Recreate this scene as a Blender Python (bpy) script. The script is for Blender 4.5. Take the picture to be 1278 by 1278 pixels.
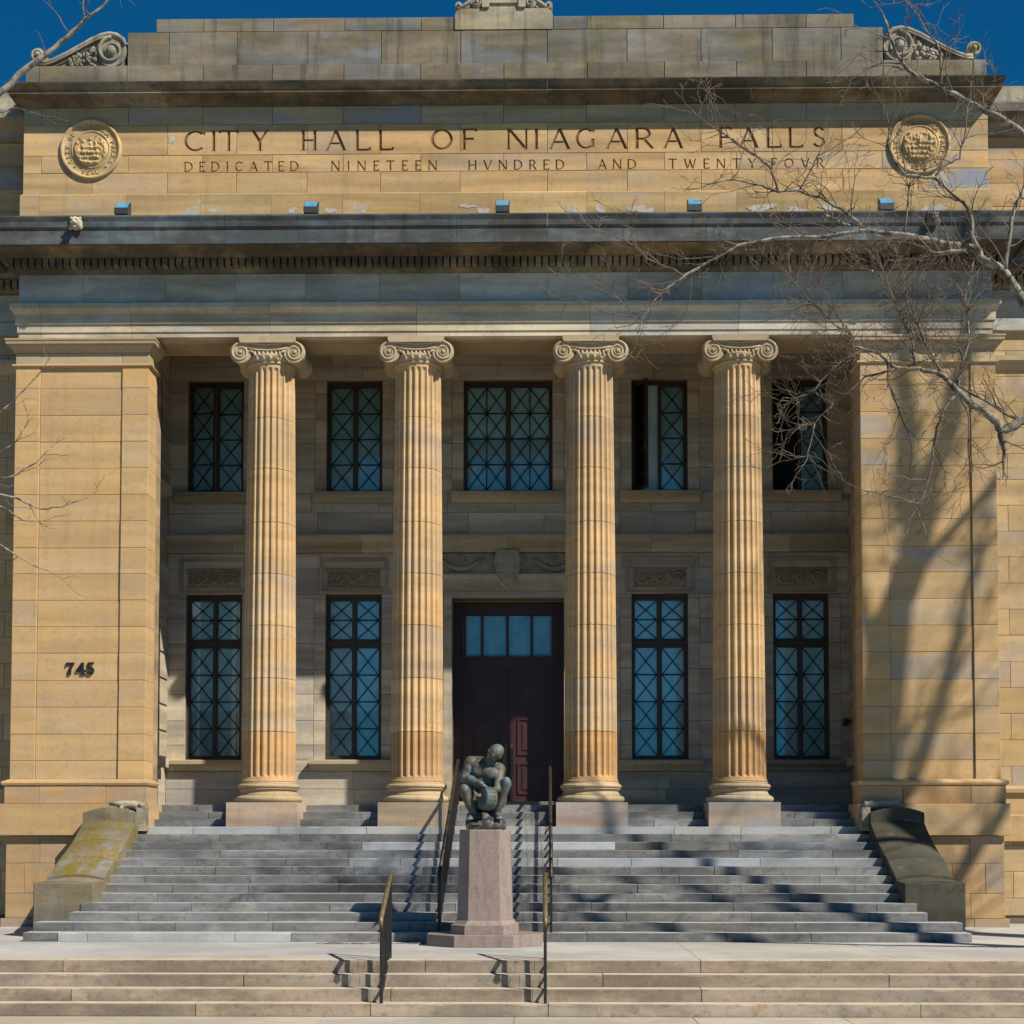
import bpy, bmesh, math, random
from mathutils import Vector, Matrix, noise as mnoise
R = math.radians
for o in list(bpy.data.objects): bpy.data.objects.remove(o)
S = bpy.context.scene
COL = S.collection

# ------------------------------------------------------------------ camera
cam_d = bpy.data.cameras.new("camera"); cam = bpy.data.objects.new("camera", cam_d); COL.objects.link(cam)
cam.location = (0.835, -28.5, 1.69)
cam.rotation_euler = (R(92.4), 0, R(0.75))
cam_d.sensor_width = 36; cam_d.lens = 36 * 1750 / 1278
cam_d.shift_x = -0.0141; cam_d.shift_y = 0.2645
cam_d.clip_end = 3000
S.camera = cam

# ------------------------------------------------------------------ sky, sun, exposure
SUN_EL, SUN_AZ = R(43.2), R(51.0)          # azimuth: from straight in front (-Y) towards +X
W = bpy.data.worlds.new("World"); S.world = W; W.use_nodes = True
wn = W.node_tree; wn.nodes.clear()
sky = wn.nodes.new("ShaderNodeTexSky"); sky.sky_type = 'NISHITA'; sky.sun_disc = False
sky.sun_elevation = SUN_EL; sky.sun_rotation = math.pi - SUN_AZ
sky.altitude = 2500; sky.air_density = 1.0; sky.dust_density = 0.0; sky.ozone_density = 4.0
bg = wn.nodes.new("ShaderNodeBackground"); bg.inputs[1].default_value = 0.05
wo = wn.nodes.new("ShaderNodeOutputWorld")
pol = wn.nodes.new("ShaderNodeMix"); pol.data_type = 'RGBA'; pol.blend_type = 'MULTIPLY'; pol.inputs[0].default_value = 1   # deep polarised blue of a dry spring sky, the same all round
pol.inputs[7].default_value = (.06, .88, 1.20, 1)
wn.links.new(sky.outputs[0], pol.inputs[6]); wn.links.new(pol.outputs[2], bg.inputs[0]); wn.links.new(bg.outputs[0], wo.inputs[0])
sl = bpy.data.lights.new("sun", 'SUN'); sl.energy = 4.6; sl.angle = R(0.6); sl.color = (1, .93, .80)
so = bpy.data.objects.new("sun", sl); COL.objects.link(so)
sdir = Vector((-1.25, 1.0, -1.5)).normalized()
so.rotation_euler = sdir.to_track_quat('-Z', 'Y').to_euler(); so.location = (30, -30, 40)
S.view_settings.view_transform = 'Standard'; S.view_settings.look = 'None'
S.view_settings.gamma = 1; S.view_settings.exposure = 0.55
S.view_settings.use_curve_mapping = False
S.render.engine = 'CYCLES'

# ------------------------------------------------------------------ materials
def mat(name):
    m = bpy.data.materials.new(name); m.use_nodes = True
    nt = m.node_tree; b = nt.nodes["Principled BSDF"]
    return m, nt, b
def N(nt, t, **k):
    n = nt.nodes.new(t)
    for a, v in k.items(): setattr(n, a, v)
    return n
def mixc(nt, fac, a, b, mode='MIX'):
    n = N(nt, "ShaderNodeMix", data_type='RGBA', blend_type=mode)
    for s, v in ((n.inputs[0], fac), (n.inputs[6], a), (n.inputs[7], b)):
        if isinstance(v, bpy.types.NodeSocket): nt.links.new(v, s)
        elif isinstance(v, (int, float)): s.default_value = v
        else: s.default_value = (*v, 1)
    return n.outputs[2]
def ramp(nt, src, a, b, lo=0., hi=1.):
    n = N(nt, "ShaderNodeMapRange"); n.interpolation_type = 'SMOOTHSTEP'
    nt.links.new(src, n.inputs[0])
    for i, v in zip((1, 2, 3, 4), (a, b, lo, hi)): n.inputs[i].default_value = v
    return n.outputs[0]
def mul(nt, a, b):
    n = N(nt, "ShaderNodeMath", operation='MULTIPLY')
    for s, v in ((n.inputs[0], a), (n.inputs[1], b)):
        if isinstance(v, bpy.types.NodeSocket): nt.links.new(v, s)
        else: s.default_value = v
    return n.outputs[0]
def noise(nt, vec, sc, scale=1., detail=5, rough=.55):
    mp = N(nt, "ShaderNodeMapping"); mp.inputs[3].default_value = sc
    nt.links.new(vec, mp.inputs[0])
    n = N(nt, "ShaderNodeTexNoise"); n.inputs['Scale'].default_value = scale
    n.inputs['Detail'].default_value = detail; n.inputs['Roughness'].default_value = rough
    nt.links.new(mp.outputs[0], n.inputs[0])
    return n.outputs[0]
def posvec(nt, jitter=True):
    g = N(nt, "ShaderNodeNewGeometry"); oi = N(nt, "ShaderNodeObjectInfo")
    if not jitter: return g.outputs[0], oi
    v = N(nt, "ShaderNodeVectorMath", operation='SCALE'); v.inputs[0].default_value = (37., 61., 23.)
    nt.links.new(oi.outputs['Random'], v.inputs[3])
    a = N(nt, "ShaderNodeVectorMath", operation='ADD')
    nt.links.new(g.outputs[0], a.inputs[0]); nt.links.new(v.outputs[0], a.inputs[1])
    return a.outputs[0], oi
def bump(nt, b, h, st, dist=.02):
    n = N(nt, "ShaderNodeBump"); n.inputs[0].default_value = st; n.inputs[1].default_value = dist
    nt.links.new(h, n.inputs[2]); nt.links.new(n.outputs[0], b.inputs['Normal'])

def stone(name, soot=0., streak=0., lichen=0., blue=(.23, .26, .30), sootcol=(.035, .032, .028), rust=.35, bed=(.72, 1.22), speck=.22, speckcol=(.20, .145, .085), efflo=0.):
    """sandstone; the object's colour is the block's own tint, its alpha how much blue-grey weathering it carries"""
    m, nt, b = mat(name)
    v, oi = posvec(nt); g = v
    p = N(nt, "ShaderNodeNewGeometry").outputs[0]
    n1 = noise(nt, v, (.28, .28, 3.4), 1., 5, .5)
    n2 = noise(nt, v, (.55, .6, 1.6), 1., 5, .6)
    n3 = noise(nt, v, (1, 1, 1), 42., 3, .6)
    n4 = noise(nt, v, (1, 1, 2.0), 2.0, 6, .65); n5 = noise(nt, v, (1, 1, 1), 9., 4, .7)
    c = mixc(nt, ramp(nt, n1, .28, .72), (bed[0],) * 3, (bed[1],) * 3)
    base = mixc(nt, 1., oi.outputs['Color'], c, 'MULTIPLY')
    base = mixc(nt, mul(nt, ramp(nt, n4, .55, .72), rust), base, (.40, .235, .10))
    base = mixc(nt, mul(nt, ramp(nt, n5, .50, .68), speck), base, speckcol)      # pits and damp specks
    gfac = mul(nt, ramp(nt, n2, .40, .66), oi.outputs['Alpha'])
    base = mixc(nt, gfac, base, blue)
    if efflo:
        ne = noise(nt, v, (.45, .45, 1.5), 1.1, 8, .72)
        base = mixc(nt, mul(nt, ramp(nt, ne, .56, .66), efflo), base, (.55, .53, .50))
    gr = mixc(nt, ramp(nt, n3, .3, .7), (.92,) * 3, (1.07,) * 3)
    base = mixc(nt, 1., base, gr, 'MULTIPLY')
    if lichen:
        nl = noise(nt, p, (.9, .9, 1.4), 1.3, 6, .65)
        base = mixc(nt, mul(nt, ramp(nt, nl, .52, .68), lichen), base, (.17, .15, .045))
    if streak:
        ns = noise(nt, p, (4.5, 4.5, .35), 1., 5, .65)
        base = mixc(nt, mul(nt, ramp(nt, ns, .50, .72), streak), base, sootcol)
    if soot:
        nz = noise(nt, p, (.5, .5, 1.1), 1., 7, .7)
        base = mixc(nt, mul(nt, ramp(nt, nz, .38, .62), soot), base, sootcol)
    nt.links.new(base, b.inputs['Base Color'])
    b.inputs['Roughness'].default_value = .88
    b.inputs['Specular IOR Level'].default_value = .25
    h = N(nt, "ShaderNodeMath", operation='ADD'); nt.links.new(n3, h.inputs[0]); nt.links.new(n4, h.inputs[1])
    bump(nt, b, h.outputs[0], .22, .010)
    return m

M = {}
M["stone"] = stone("sandstone", streak=.14, efflo=.16)
M['pier'] = stone("sandstone_pier", streak=.10, efflo=.12, rust=.30, bed=(.88, 1.10))
M['shaft'] = stone("sandstone_column", streak=.30, rust=.75, bed=(.86, 1.12), sootcol=(.12, .075, .04))
M['frieze'] = stone("sandstone_frieze", soot=.30, rust=.35, efflo=.55, blue=(.34, .395, .43))
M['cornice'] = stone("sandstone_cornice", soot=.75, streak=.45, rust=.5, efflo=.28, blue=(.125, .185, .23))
M['parapet'] = stone("sandstone_parapet", soot=.38, streak=.60, lichen=.55, rust=.35)
M['mortar'] = stone("mortar", soot=.3)
M['moss'] = stone("mossy_stone", soot=.5, speck=.5, speckcol=(.09, .08, .055), streak=.35, lichen=.0)
M['step'] = stone("weathered_step_stone", soot=.62, rust=.0, speck=.55, speckcol=(.075, .073, .07), efflo=.25, sootcol=(.055, .055, .058), bed=(.66, 1.3))
M['lowstep'] = stone("brown_step_stone", soot=.55, rust=.35, speck=.5, speckcol=(.15, .11, .07), sootcol=(.075, .06, .045), bed=(.75, 1.2))
M['slab'] = stone("pavement_concrete", soot=.24, speck=.12, speckcol=(.25, .23, .2), rust=.0, streak=0, bed=(.93, 1.06))

def moss_mat():
    m = M['moss']; nt = m.node_tree; b = nt.nodes["Principled BSDF"]
    src = b.inputs['Base Color'].links[0].from_socket
    p = N(nt, "ShaderNodeNewGeometry").outputs[0]
    n = noise(nt, p, (1.6, .7, .7), 2.2, 9, .78)
    oi = N(nt, "ShaderNodeObjectInfo")
    c = mixc(nt, mul(nt, ramp(nt, n, .36, .60), oi.outputs['Alpha']), src, (.155, .118, .022))
    nt.links.new(c, b.inputs['Base Color'])
moss_mat()

def simple(name, col, rough=.6, metal=0., nscale=0, col2=None, amt=.5, spec=.4, stretch=(1, 1, 1), bmp=0.):
    m, nt, b = mat(name)
    b.inputs['Roughness'].default_value = rough; b.inputs['Metallic'].default_value = metal
    b.inputs['Specular IOR Level'].default_value = spec
    if nscale:
        v, oi = posvec(nt)
        n = noise(nt, v, stretch, nscale, 6, .65)
        c = mixc(nt, mul(nt, ramp(nt, n, .38, .64), amt), col, col2)
        nt.links.new(c, b.inputs['Base Color'])
        if bmp: bump(nt, b, n, bmp, .02)
    else: b.inputs['Base Color'].default_value = (*col, 1)
    return m
M['tread'] = simple('worn_sunlit_tread', (.40, .385, .36), .9, nscale=2.5, col2=(.30, .29, .28), amt=.7)  # paler for wear and dust, with the high sun also put into the colour
M['lowtread'] = simple('worn_sunlit_brown_tread', (.50, .42, .325), .9, nscale=2.5, col2=(.36, .29, .215), amt=.6)  # worn brown tops, their sunlight partly painted into the tone
M['stain'] = simple("carved_letter_grime", (.21, .12, .055), .95, nscale=5, col2=(.14, .08, .038), amt=.6, spec=.1)
M['stainpale'] = simple('carved_letter_faded_grime', (.30, .19, .09), .95, nscale=5, col2=(.22, .13, .06), amt=.6, spec=.1)
M['granite'] = simple("pink_granite", (.285, .22, .188), .6, nscale=55, col2=(.165, .125, .112), amt=.75)
def granite_extra():
    m = M['granite']; nt = m.node_tree; b = nt.nodes["Principled BSDF"]
    src = b.inputs['Base Color'].links[0].from_socket
    p = N(nt, "ShaderNodeNewGeometry").outputs[0]
    n = noise(nt, p, (4, 4, 1.2), 1.6, 7, .75)
    c = mixc(nt, mul(nt, ramp(nt, n, .46, .66), .7), src, (.15, .115, .105))
    nt.links.new(c, b.inputs['Base Color'])
granite_extra()
def bronze():
    m, nt, b = mat("patinated_bronze")
    p, oi = posvec(nt, False)
    n = noise(nt, p, (3.2, 3.2, 2.0), 1.6, 6, .6)
    n2 = noise(nt, p, (6, 6, 2.5), 1.7, 6, .65)
    c = mixc(nt, ramp(nt, n, .42, .60), (.085, .07, .05), (.075, .115, .128))
    c = mixc(nt, mul(nt, ramp(nt, n2, .50, .68), .75), c, (.19, .175, .145))
    nt.links.new(c, b.inputs['Base Color'])
    b.inputs['Metallic'].default_value = .15; b.inputs['Roughness'].default_value = .68
    bump(nt, b, n2, .15, .01)
    return m
M['bronze'] = bronze()
M['rockbronze'] = simple("dark_bronze_rock", (.05, .042, .042), .55, .25, 9, (.13, .115, .105), .6, bmp=.5)
M['iron'] = simple("black_iron", (.012, .012, .013), .45, .0, 20, (.03, .022, .016), .5)
M['brass'] = simple("worn_brass", (.215, .165, .09), .55, .45, 14, (.10, .075, .04), .7)
M['darkbrass'] = simple('tarnished_dark_brass', (.055, .042, .026), .5, .4, 9, (.02, .017, .013), .6)
M['frame'] = simple("dark_bronze_frame", (.050, .038, .031), .5, .2, 12, (.085, .066, .052), .6)
M['bar'] = simple("glazing_bar_metal", (.012, .014, .016), .5, .2)
M['wood'] = simple("maroon_painted_wood", (.060, .023, .021), .42, 0, 6, (.038, .016, .015), .6, stretch=(6, 6, .6))
M['dark'] = simple("unlit_interior", (.010, .011, .013), .9)
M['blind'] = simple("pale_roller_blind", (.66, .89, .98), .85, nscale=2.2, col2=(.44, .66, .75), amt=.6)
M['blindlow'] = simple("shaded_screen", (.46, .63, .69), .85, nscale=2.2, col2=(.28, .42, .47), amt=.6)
M['plastic'] = simple("grey_housing", (.035, .037, .04), .5, 0, 20, (.06, .06, .06), .5)
M['white'] = simple("spalled_stone_patch", (.43, .40, .355), .95, nscale=7, col2=(.30, .235, .165), amt=.6, bmp=.4)
M['grass'] = simple("weed_green", (.05, .10, .015), .8)
M['bark'] = simple("pale_mottled_bark", (.30, .28, .225), .9, nscale=8, col2=(.06, .05, .04), amt=1.0, stretch=(1, 1, .6), bmp=.3)
M['twig'] = simple("brown_twig_bark", (.185, .145, .11), .9, nscale=3, col2=(.10, .062, .045), amt=.8)
M['asphalt'] = simple("pale_concrete_road", (.30, .275, .24), .95, nscale=3, col2=(.24, .22, .195), amt=.5)
M['lawn'] = simple("lawn_ground", (.16, .15, .09), .95, nscale=.7, col2=(.12, .12, .06), amt=.6)
def glass(name, tint, refl):
    m = bpy.data.materials.new(name); m.use_nodes = True; nt = m.node_tree; nt.nodes.clear()
    o = N(nt, "ShaderNodeOutputMaterial"); mx = N(nt, "ShaderNodeMixShader")
    tr = N(nt, "ShaderNodeBsdfTransparent"); tr.inputs[0].default_value = (*tint, 1)
    gl = N(nt, "ShaderNodeBsdfGlossy"); gl.inputs['Roughness'].default_value = .04
    lw = N(nt, "ShaderNodeFresnel"); lw.inputs[0].default_value = 1.5
    p, oi = posvec(nt)
    nn = noise(nt, p, (1, 1, 1), 3., 2)
    bp = N(nt, "ShaderNodeBump"); bp.inputs[0].default_value = .02; bp.inputs[1].default_value = .02
    nt.links.new(nn, bp.inputs[2]); nt.links.new(bp.outputs[0], gl.inputs['Normal'])
    ml = N(nt, "ShaderNodeMath", operation='MULTIPLY'); ml.inputs[1].default_value = refl
    nt.links.new(lw.outputs[0], ml.inputs[0]); nt.links.new(ml.outputs[0], mx.inputs[0])
    nt.links.new(tr.outputs[0], mx.inputs[1]); nt.links.new(gl.outputs[0], mx.inputs[2])
    nt.links.new(mx.outputs[0], o.inputs[0])
    return m
M['glass'] = glass("window_glass", (.93, 1.0, 1.0), 1.5)
m, nt, b = mat("floodlight_lens"); b.inputs['Base Color'].default_value = (.05, .27, .46, 1); b.inputs['Roughness'].default_value = .12
b.inputs['Specular IOR Level'].default_value = 1.0; b.inputs['IOR'].default_value = 1.8
M['lens'] = m

# ------------------------------------------------------------------ mesh helpers
rng = random.Random(11)
class MB:
    def __init__(s): s.v = []; s.f = []; s.sm = []
    def add(s, vs, fs, smooth=False):
        o = len(s.v); s.v += [tuple(p) for p in vs]; s.f += [tuple(i + o for i in f) for f in fs]; s.sm += [smooth] * len(fs); return s
    def box(s, x0, x1, y0, y1, z0, z1):
        vs = [(x, y, z) for z in (z0, z1) for y in (y0, y1) for x in (x0, x1)]
        return s.add(vs, [(0, 2, 3, 1), (4, 5, 7, 6), (0, 1, 5, 4), (2, 6, 7, 3), (0, 4, 6, 2), (1, 3, 7, 5)])
    def cham(s, x0, x1, y0, y1, z0, z1, c=.006):
        """box open at the back whose front face (y0) has a small chamfer"""
        def ring(y, i): return [(x0 + i, y, z0 + i), (x1 - i, y, z0 + i), (x1 - i, y, z1 - i), (x0 + i, y, z1 - i)]
        vs = ring(y1, 0) + ring(y0 + c, 0) + ring(y0, c)
        fs = [(8, 9, 10, 11)]
        for k in (0, 4):
            for i in range(4):
                j = (i + 1) % 4; fs.append((k + i, k + j, k + 4 + j, k + 4 + i))
        fs.append((3, 2, 1, 0))
        return s.add(vs, fs)
    def prism(s, poly, y0, y1, smooth=False):
        """polygon in XZ extruded along Y"""
        n = len(poly); vs = [(p[0], y0, p[1]) for p in poly] + [(p[0], y1, p[1]) for p in poly]
        fs = [tuple(range(n)), tuple(range(2 * n - 1, n - 1, -1))]
        s.add(vs, fs)
        o = len(s.v) - 2 * n
        for i in range(n):
            j = (i + 1) % n; s.f.append((o + j, o + i, o + n + i, o + n + j)); s.sm.append(smooth)
        return s
    def xprism(s, prof, x0, x1):
        """profile in YZ extruded along X"""
        n = len(prof)
        vs = [(x0, p[0], p[1]) for p in prof] + [(x1, p[0], p[1]) for p in prof]
        fs = [tuple(range(n - 1, -1, -1)), tuple(range(n, 2 * n))]
        for i in range(n):
            j = (i + 1) % n; fs.append((i, j, n + j, n + i))
        return s.add(vs, fs)
    def tube(s, pts, rad, sides=6, cap=True, smooth=True):
        pts = [Vector(p) for p in pts]
        if not hasattr(rad, '__len__'): rad = [rad] * len(pts)
        vs = []; fs = []; a = None
        for i, p in enumerate(pts):
            t = (pts[min(i + 1, len(pts) - 1)] - pts[max(i - 1, 0)])
            t = t.normalized() if t.length > 1e-9 else Vector((0, 0, 1))
            if a is None: a = t.orthogonal().normalized()
            a = (a - t * a.dot(t)); a = a.normalized() if a.length > 1e-6 else t.orthogonal().normalized()
            b2 = t.cross(a)
            for k in range(sides):
                q = 2 * math.pi * k / sides
                vs.append(p + (a * math.cos(q) + b2 * math.sin(q)) * rad[i])
        for i in range(len(pts) - 1):
            for k in range(sides):
                j = (k + 1) % sides
                fs.append((i * sides + k, i * sides + j, (i + 1) * sides + j, (i + 1) * sides + k))
        if cap:
            fs.append(tuple(range(sides - 1, -1, -1))); fs.append(tuple((len(pts) - 1) * sides + k for k in range(sides)))
        return s.add(vs, fs, smooth)
    def lathe(s, prof, seg=40, c=(0, 0), smooth=True):
        """prof: (radius, z) bottom to top about a vertical axis"""
        vs = []; fs = []
        for r_, z in prof:
            for k in range(seg):
                q = 2 * math.pi * k / seg; vs.append((c[0] + r_ * math.cos(q), c[1] + r_ * math.sin(q), z))
        for i in range(len(prof) - 1):
            for k in range(seg):
                j = (k + 1) % seg; fs.append((i * seg + k, i * seg + j, (i + 1) * seg + j, (i + 1) * seg + k))
        fs.append(tuple(range(seg - 1, -1, -1))); fs.append(tuple((len(prof) - 1) * seg + k for k in range(seg)))
        return s.add(vs, fs, smooth)
    def ell(s, c, r_, rot=None, u=14, w=9):
        vs = []; fs = []; c = Vector(c)
        if not hasattr(r_, '__len__'): r_ = (r_,) * 3
        for i in range(w + 1):
            th = math.pi * i / w
            for k in range(u):
                q = 2 * math.pi * k / u
                p = Vector((r_[0] * math.sin(th) * math.cos(q), r_[1] * math.sin(th) * math.sin(q), r_[2] * math.cos(th)))
                if rot: p = rot @ p
                vs.append(c + p)
        for i in range(w):
            for k in range(u):
                j = (k + 1) % u; fs.append((i * u + k, (i + 1) * u + k, (i + 1) * u + j, i * u + j))
        return s.add(vs, fs, True)
    def cap(s, p0, p1, r0, r1, sides=12):
        """rounded, tapered limb segment"""
        p0, p1 = Vector(p0), Vector(p1); d = (p1 - p0).normalized()
        pts = []; rad = []
        for k in range(5):
            a = math.pi / 2 * k / 4; pts.append(p0 - d * r0 * math.cos(a)); rad.append(max(r0 * math.sin(a), .001))
        for k in range(5):
            a = math.pi / 2 * k / 4; pts.append(p1 + d * r1 * math.sin(a)); rad.append(max(r1 * math.cos(a), .001))
        return s.tube(pts, rad, sides)
    def mesh(s, name):
        me = bpy.data.meshes.new(name); me.from_pydata(s.v, [], s.f); me.update()
        if any(s.sm): me.polygons.foreach_set('use_smooth', s.sm)
        return me

WL = {}       # world location of every object built
def put(name, me, parent=None, loc=(0, 0, 0), m=None, col=None, label=None):
    if isinstance(me, MB): me = me.mesh(name)
    o = bpy.data.objects.new(name, me); COL.objects.link(o)
    loc = Vector(loc); WL[o.name] = loc
    if parent: o.parent = parent; o.location = loc - WL[parent.name]
    else: o.location = loc
    if m is not None and me is not None:
        if not me.materials: me.materials.append(M[m])
    if col: o.color = col
    if label: o['label'] = label
    return o
def thing(o, label, cat, group=None):
    o['label'] = label; o['category'] = cat
    if group: o['group'] = group
    return o
_cache = {}
_wear = random.Random(3)
def block(parent, x0, x1, y, z0, z1, d=.16, m='stone', col=(.42, .29, .14), grey=.3, gap=.0032, name='stone_block', var=.10, jit=.004):
    """one dressed stone: its own object, a little proud or shy of its neighbours"""
    w, h = round(x1 - x0 - 2 * gap, 3), round(z1 - z0 - 2 * gap, 3)
    if w <= .02 or h <= .02: return None
    k = (w, h, round(d, 3), m, rng.randrange(3))
    if k not in _cache:
        mb = MB().cham(-w / 2, w / 2, 0, d, -h / 2, h / 2, .005)
        for i in range(8, 12):          # slightly worn, uneven arrises
            vx, vy, vz = mb.v[i]; q = abs(_wear.gauss(0, .0035)); mb.v[i] = (vx - math.copysign(q, vx), vy, vz - math.copysign(abs(_wear.gauss(0, .0035)), vz))
        me = mb.mesh(name); me.materials.append(M[m]); _cache[k] = me
    yy = y + rng.uniform(-jit, jit)
    return put(name, _cache[k], parent, ((x0 + x1) / 2, yy, (z0 + z1) / 2), col=tint(col, grey, var))
def tint(col, grey, var=.10):
    a = 1 + rng.uniform(-var, var); hsh = rng.uniform(-.05, .05)
    g = grey * (1.0 if rng.random() < .55 else .35) * rng.uniform(.5, 1.2)
    return (col[0] * a * (1 + hsh * .6), col[1] * a, col[2] * a * (1 - hsh * 1.2), max(0, min(1, g)))

# ------------------------------------------------------------------ colours of the stones
WARM = (.475, .308, .142); WALLST = (.45, .385, .295)
PARA = (.215, .18, .132); FRZ = (.43, .41, .35)

# ================================================================== GROUND
def struct(o): o['kind'] = 'structure'; return o
struct(put("ground", MB().box(-900, 900, -900, 900, -.92, -.76), m='lawn'))
struct(put("street", MB().box(-900, 900, -36, -15.2, -.80, -.745), m='asphalt'))
sw = struct(put("pavement", MB().box(-60, 60, -15.2, -9.1, -.9, -.712), m='slab', col=(.50, .43, .33, .0)))
x = -16.2
while x < 16:
    w = rng.uniform(1.9, 2.6)
    put("paving_slab", MB().box(x + .006, x + w - .006, -12.2, -9.262, -.72, -.70), sw, m='slab', col=tint((.44, .385, .31), 0, .05))
    put("paving_slab", MB().box(x + .5, x + w + .48, -15.18, -12.212, -.72, -.70), sw, m='slab', col=tint((.44, .385, .31), 0, .05))
    x += w
ter = struct(put("terrace", MB().box(-60, 60, -8.30, 8, -.9, -.012), m='mortar', col=(.3, .28, .25, 0)))
edges = [-60, -13.2, -9.1, -4.9, -1.2, 3.05, 5.9, 9.9, 14, 60]
for a, b_ in zip(edges, edges[1:]):
    put("paving_slab", MB().box(a + .004, b_ - .004, -8.13, 1.2, -.10, 0), ter, m='slab', col=tint((.425, .41, .385), .0, .03))

def worn_slab(x0, x1, dep, h):
    """a step stone whose nosing is chipped and uneven; origin at its front top edge"""
    mb = MB(); n = max(2, min(40, int((x1 - x0) / .22))); vs = []; fs = []
    for i in range(n + 1):
        x = x0 + (x1 - x0) * i / n; c = abs(rng.gauss(0, .004)) + (.018 if rng.random() < .05 else .002); e = rng.uniform(-.004, .004)
        vs += [(x, e, -h), (x, e, -c - .004), (x, e + c + .004, -rng.uniform(0, .003)), (x, dep, 0), (x, dep, -h)]
    for i in range(n):
        a = 5 * i
        for k in range(5): j = (k + 1) % 5; fs.append((a + k, a + j, a + 5 + j, a + 5 + k))
    fs += [tuple(range(4, -1, -1)), tuple(5 * n + k for k in range(5))]
    me = mb.add(vs, fs).mesh("step_stone"); bm = bmesh.new(); bm.from_mesh(me); bmesh.ops.recalc_face_normals(bm, faces=bm.faces); bm.to_mesh(me); bm.free()
    return me
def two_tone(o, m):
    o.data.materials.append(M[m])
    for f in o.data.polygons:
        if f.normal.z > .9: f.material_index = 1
# lower flight of brown steps
RL, TL = .175, .26
low = thing(put("terrace_steps", MB().xprism([(-8.14, -.03), (-8.44, -.03), (-8.44, -.205), (-8.70, -.205), (-8.70, -.38), (-8.96, -.38), (-8.96, -.555), (-9.22, -.555), (-9.22, -.8), (-8.14, -.8)], -34, 34), m='mortar', col=(.2, .17, .13, 0)),
            "wide flight of four brown stone steps running along the pavement", "steps")
lowj = [[-6.05, -1.42 + .55, 3.05, 8.4, -10.5, 11.5], [-7.75, -3.4, 1.25 + .4, 5.65, 9.1, -11.3], [-5.75, -1.3, 3.0, 7.9, -9.8, 12], [-3.95, -1.55, .88, 5.95, 9.2, -8.5, 12.6]]
for k in range(4):
    js = sorted([-34, 34] + lowj[k]); z1 = -RL * k; y0 = -8.46 - TL * k
    for a, b_ in zip(js, js[1:]):
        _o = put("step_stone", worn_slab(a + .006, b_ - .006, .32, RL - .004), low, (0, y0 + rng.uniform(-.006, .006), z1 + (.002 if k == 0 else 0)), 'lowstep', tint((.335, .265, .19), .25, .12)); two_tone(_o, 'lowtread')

# ================================================================== ENTRANCE STAIRS
RS, TS, Y0 = .153, .34, -4.80
prof = [(3.8, -.3)]
prof += [(Y0 + .03, -.3)]
for k in range(16):
    prof += [(Y0 + TS * k + .03, RS * k - .02), (Y0 + TS * k + .03, RS * (k + 1) - .02)]
prof += [(3.8, RS * 16 - .02)]
stairs = thing(put("entrance_stairs", MB().xprism(prof[::-1], -7.15, 7.15), m='mortar', col=(.16, .155, .15, 0)),
               "broad grey stone stairs of sixteen steps climbing to the columns and the door", "stairs")
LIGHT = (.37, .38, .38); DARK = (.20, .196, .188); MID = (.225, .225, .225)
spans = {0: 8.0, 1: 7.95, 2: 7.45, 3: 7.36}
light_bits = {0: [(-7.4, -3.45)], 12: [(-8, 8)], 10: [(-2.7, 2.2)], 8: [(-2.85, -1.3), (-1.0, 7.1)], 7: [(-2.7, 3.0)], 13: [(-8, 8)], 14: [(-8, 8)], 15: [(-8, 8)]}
for k in range(16):
    hw = spans.get(k, 7.19); x = -hw; y = Y0 + TS * k; z1 = RS * (k + 1); top = k == 15
    cuts = [-hw]; x = -hw + rng.uniform(.6, 2.0)
    while x < hw - .5: cuts.append(x); x += rng.uniform(1.3, 2.6)
    for a, b_ in light_bits.get(k, []):
        for e in (a, b_):
            if -hw + .1 < e < hw - .1:
                cuts = [c for c in cuts if abs(c - e) > .35 or c == -hw] + [e]
    cuts = sorted(cuts) + [hw]
    for a, b_ in zip(cuts, cuts[1:]):
        mid = (a + b_) / 2
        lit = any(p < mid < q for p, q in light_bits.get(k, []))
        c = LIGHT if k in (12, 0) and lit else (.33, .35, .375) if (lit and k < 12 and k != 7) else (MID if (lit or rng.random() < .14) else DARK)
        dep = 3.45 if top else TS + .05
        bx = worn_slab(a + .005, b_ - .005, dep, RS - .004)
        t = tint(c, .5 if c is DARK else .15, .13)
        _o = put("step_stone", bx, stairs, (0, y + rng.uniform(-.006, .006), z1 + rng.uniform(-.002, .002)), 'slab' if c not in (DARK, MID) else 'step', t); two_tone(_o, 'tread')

# ================================================================== CITY HALL (one building, everything fixed to it is its part)
hall = thing(put("city_hall", None, None, (0, 0, 0)),
             "classical sandstone city hall with four fluted ionic columns and an inscribed attic", "building")

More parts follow.
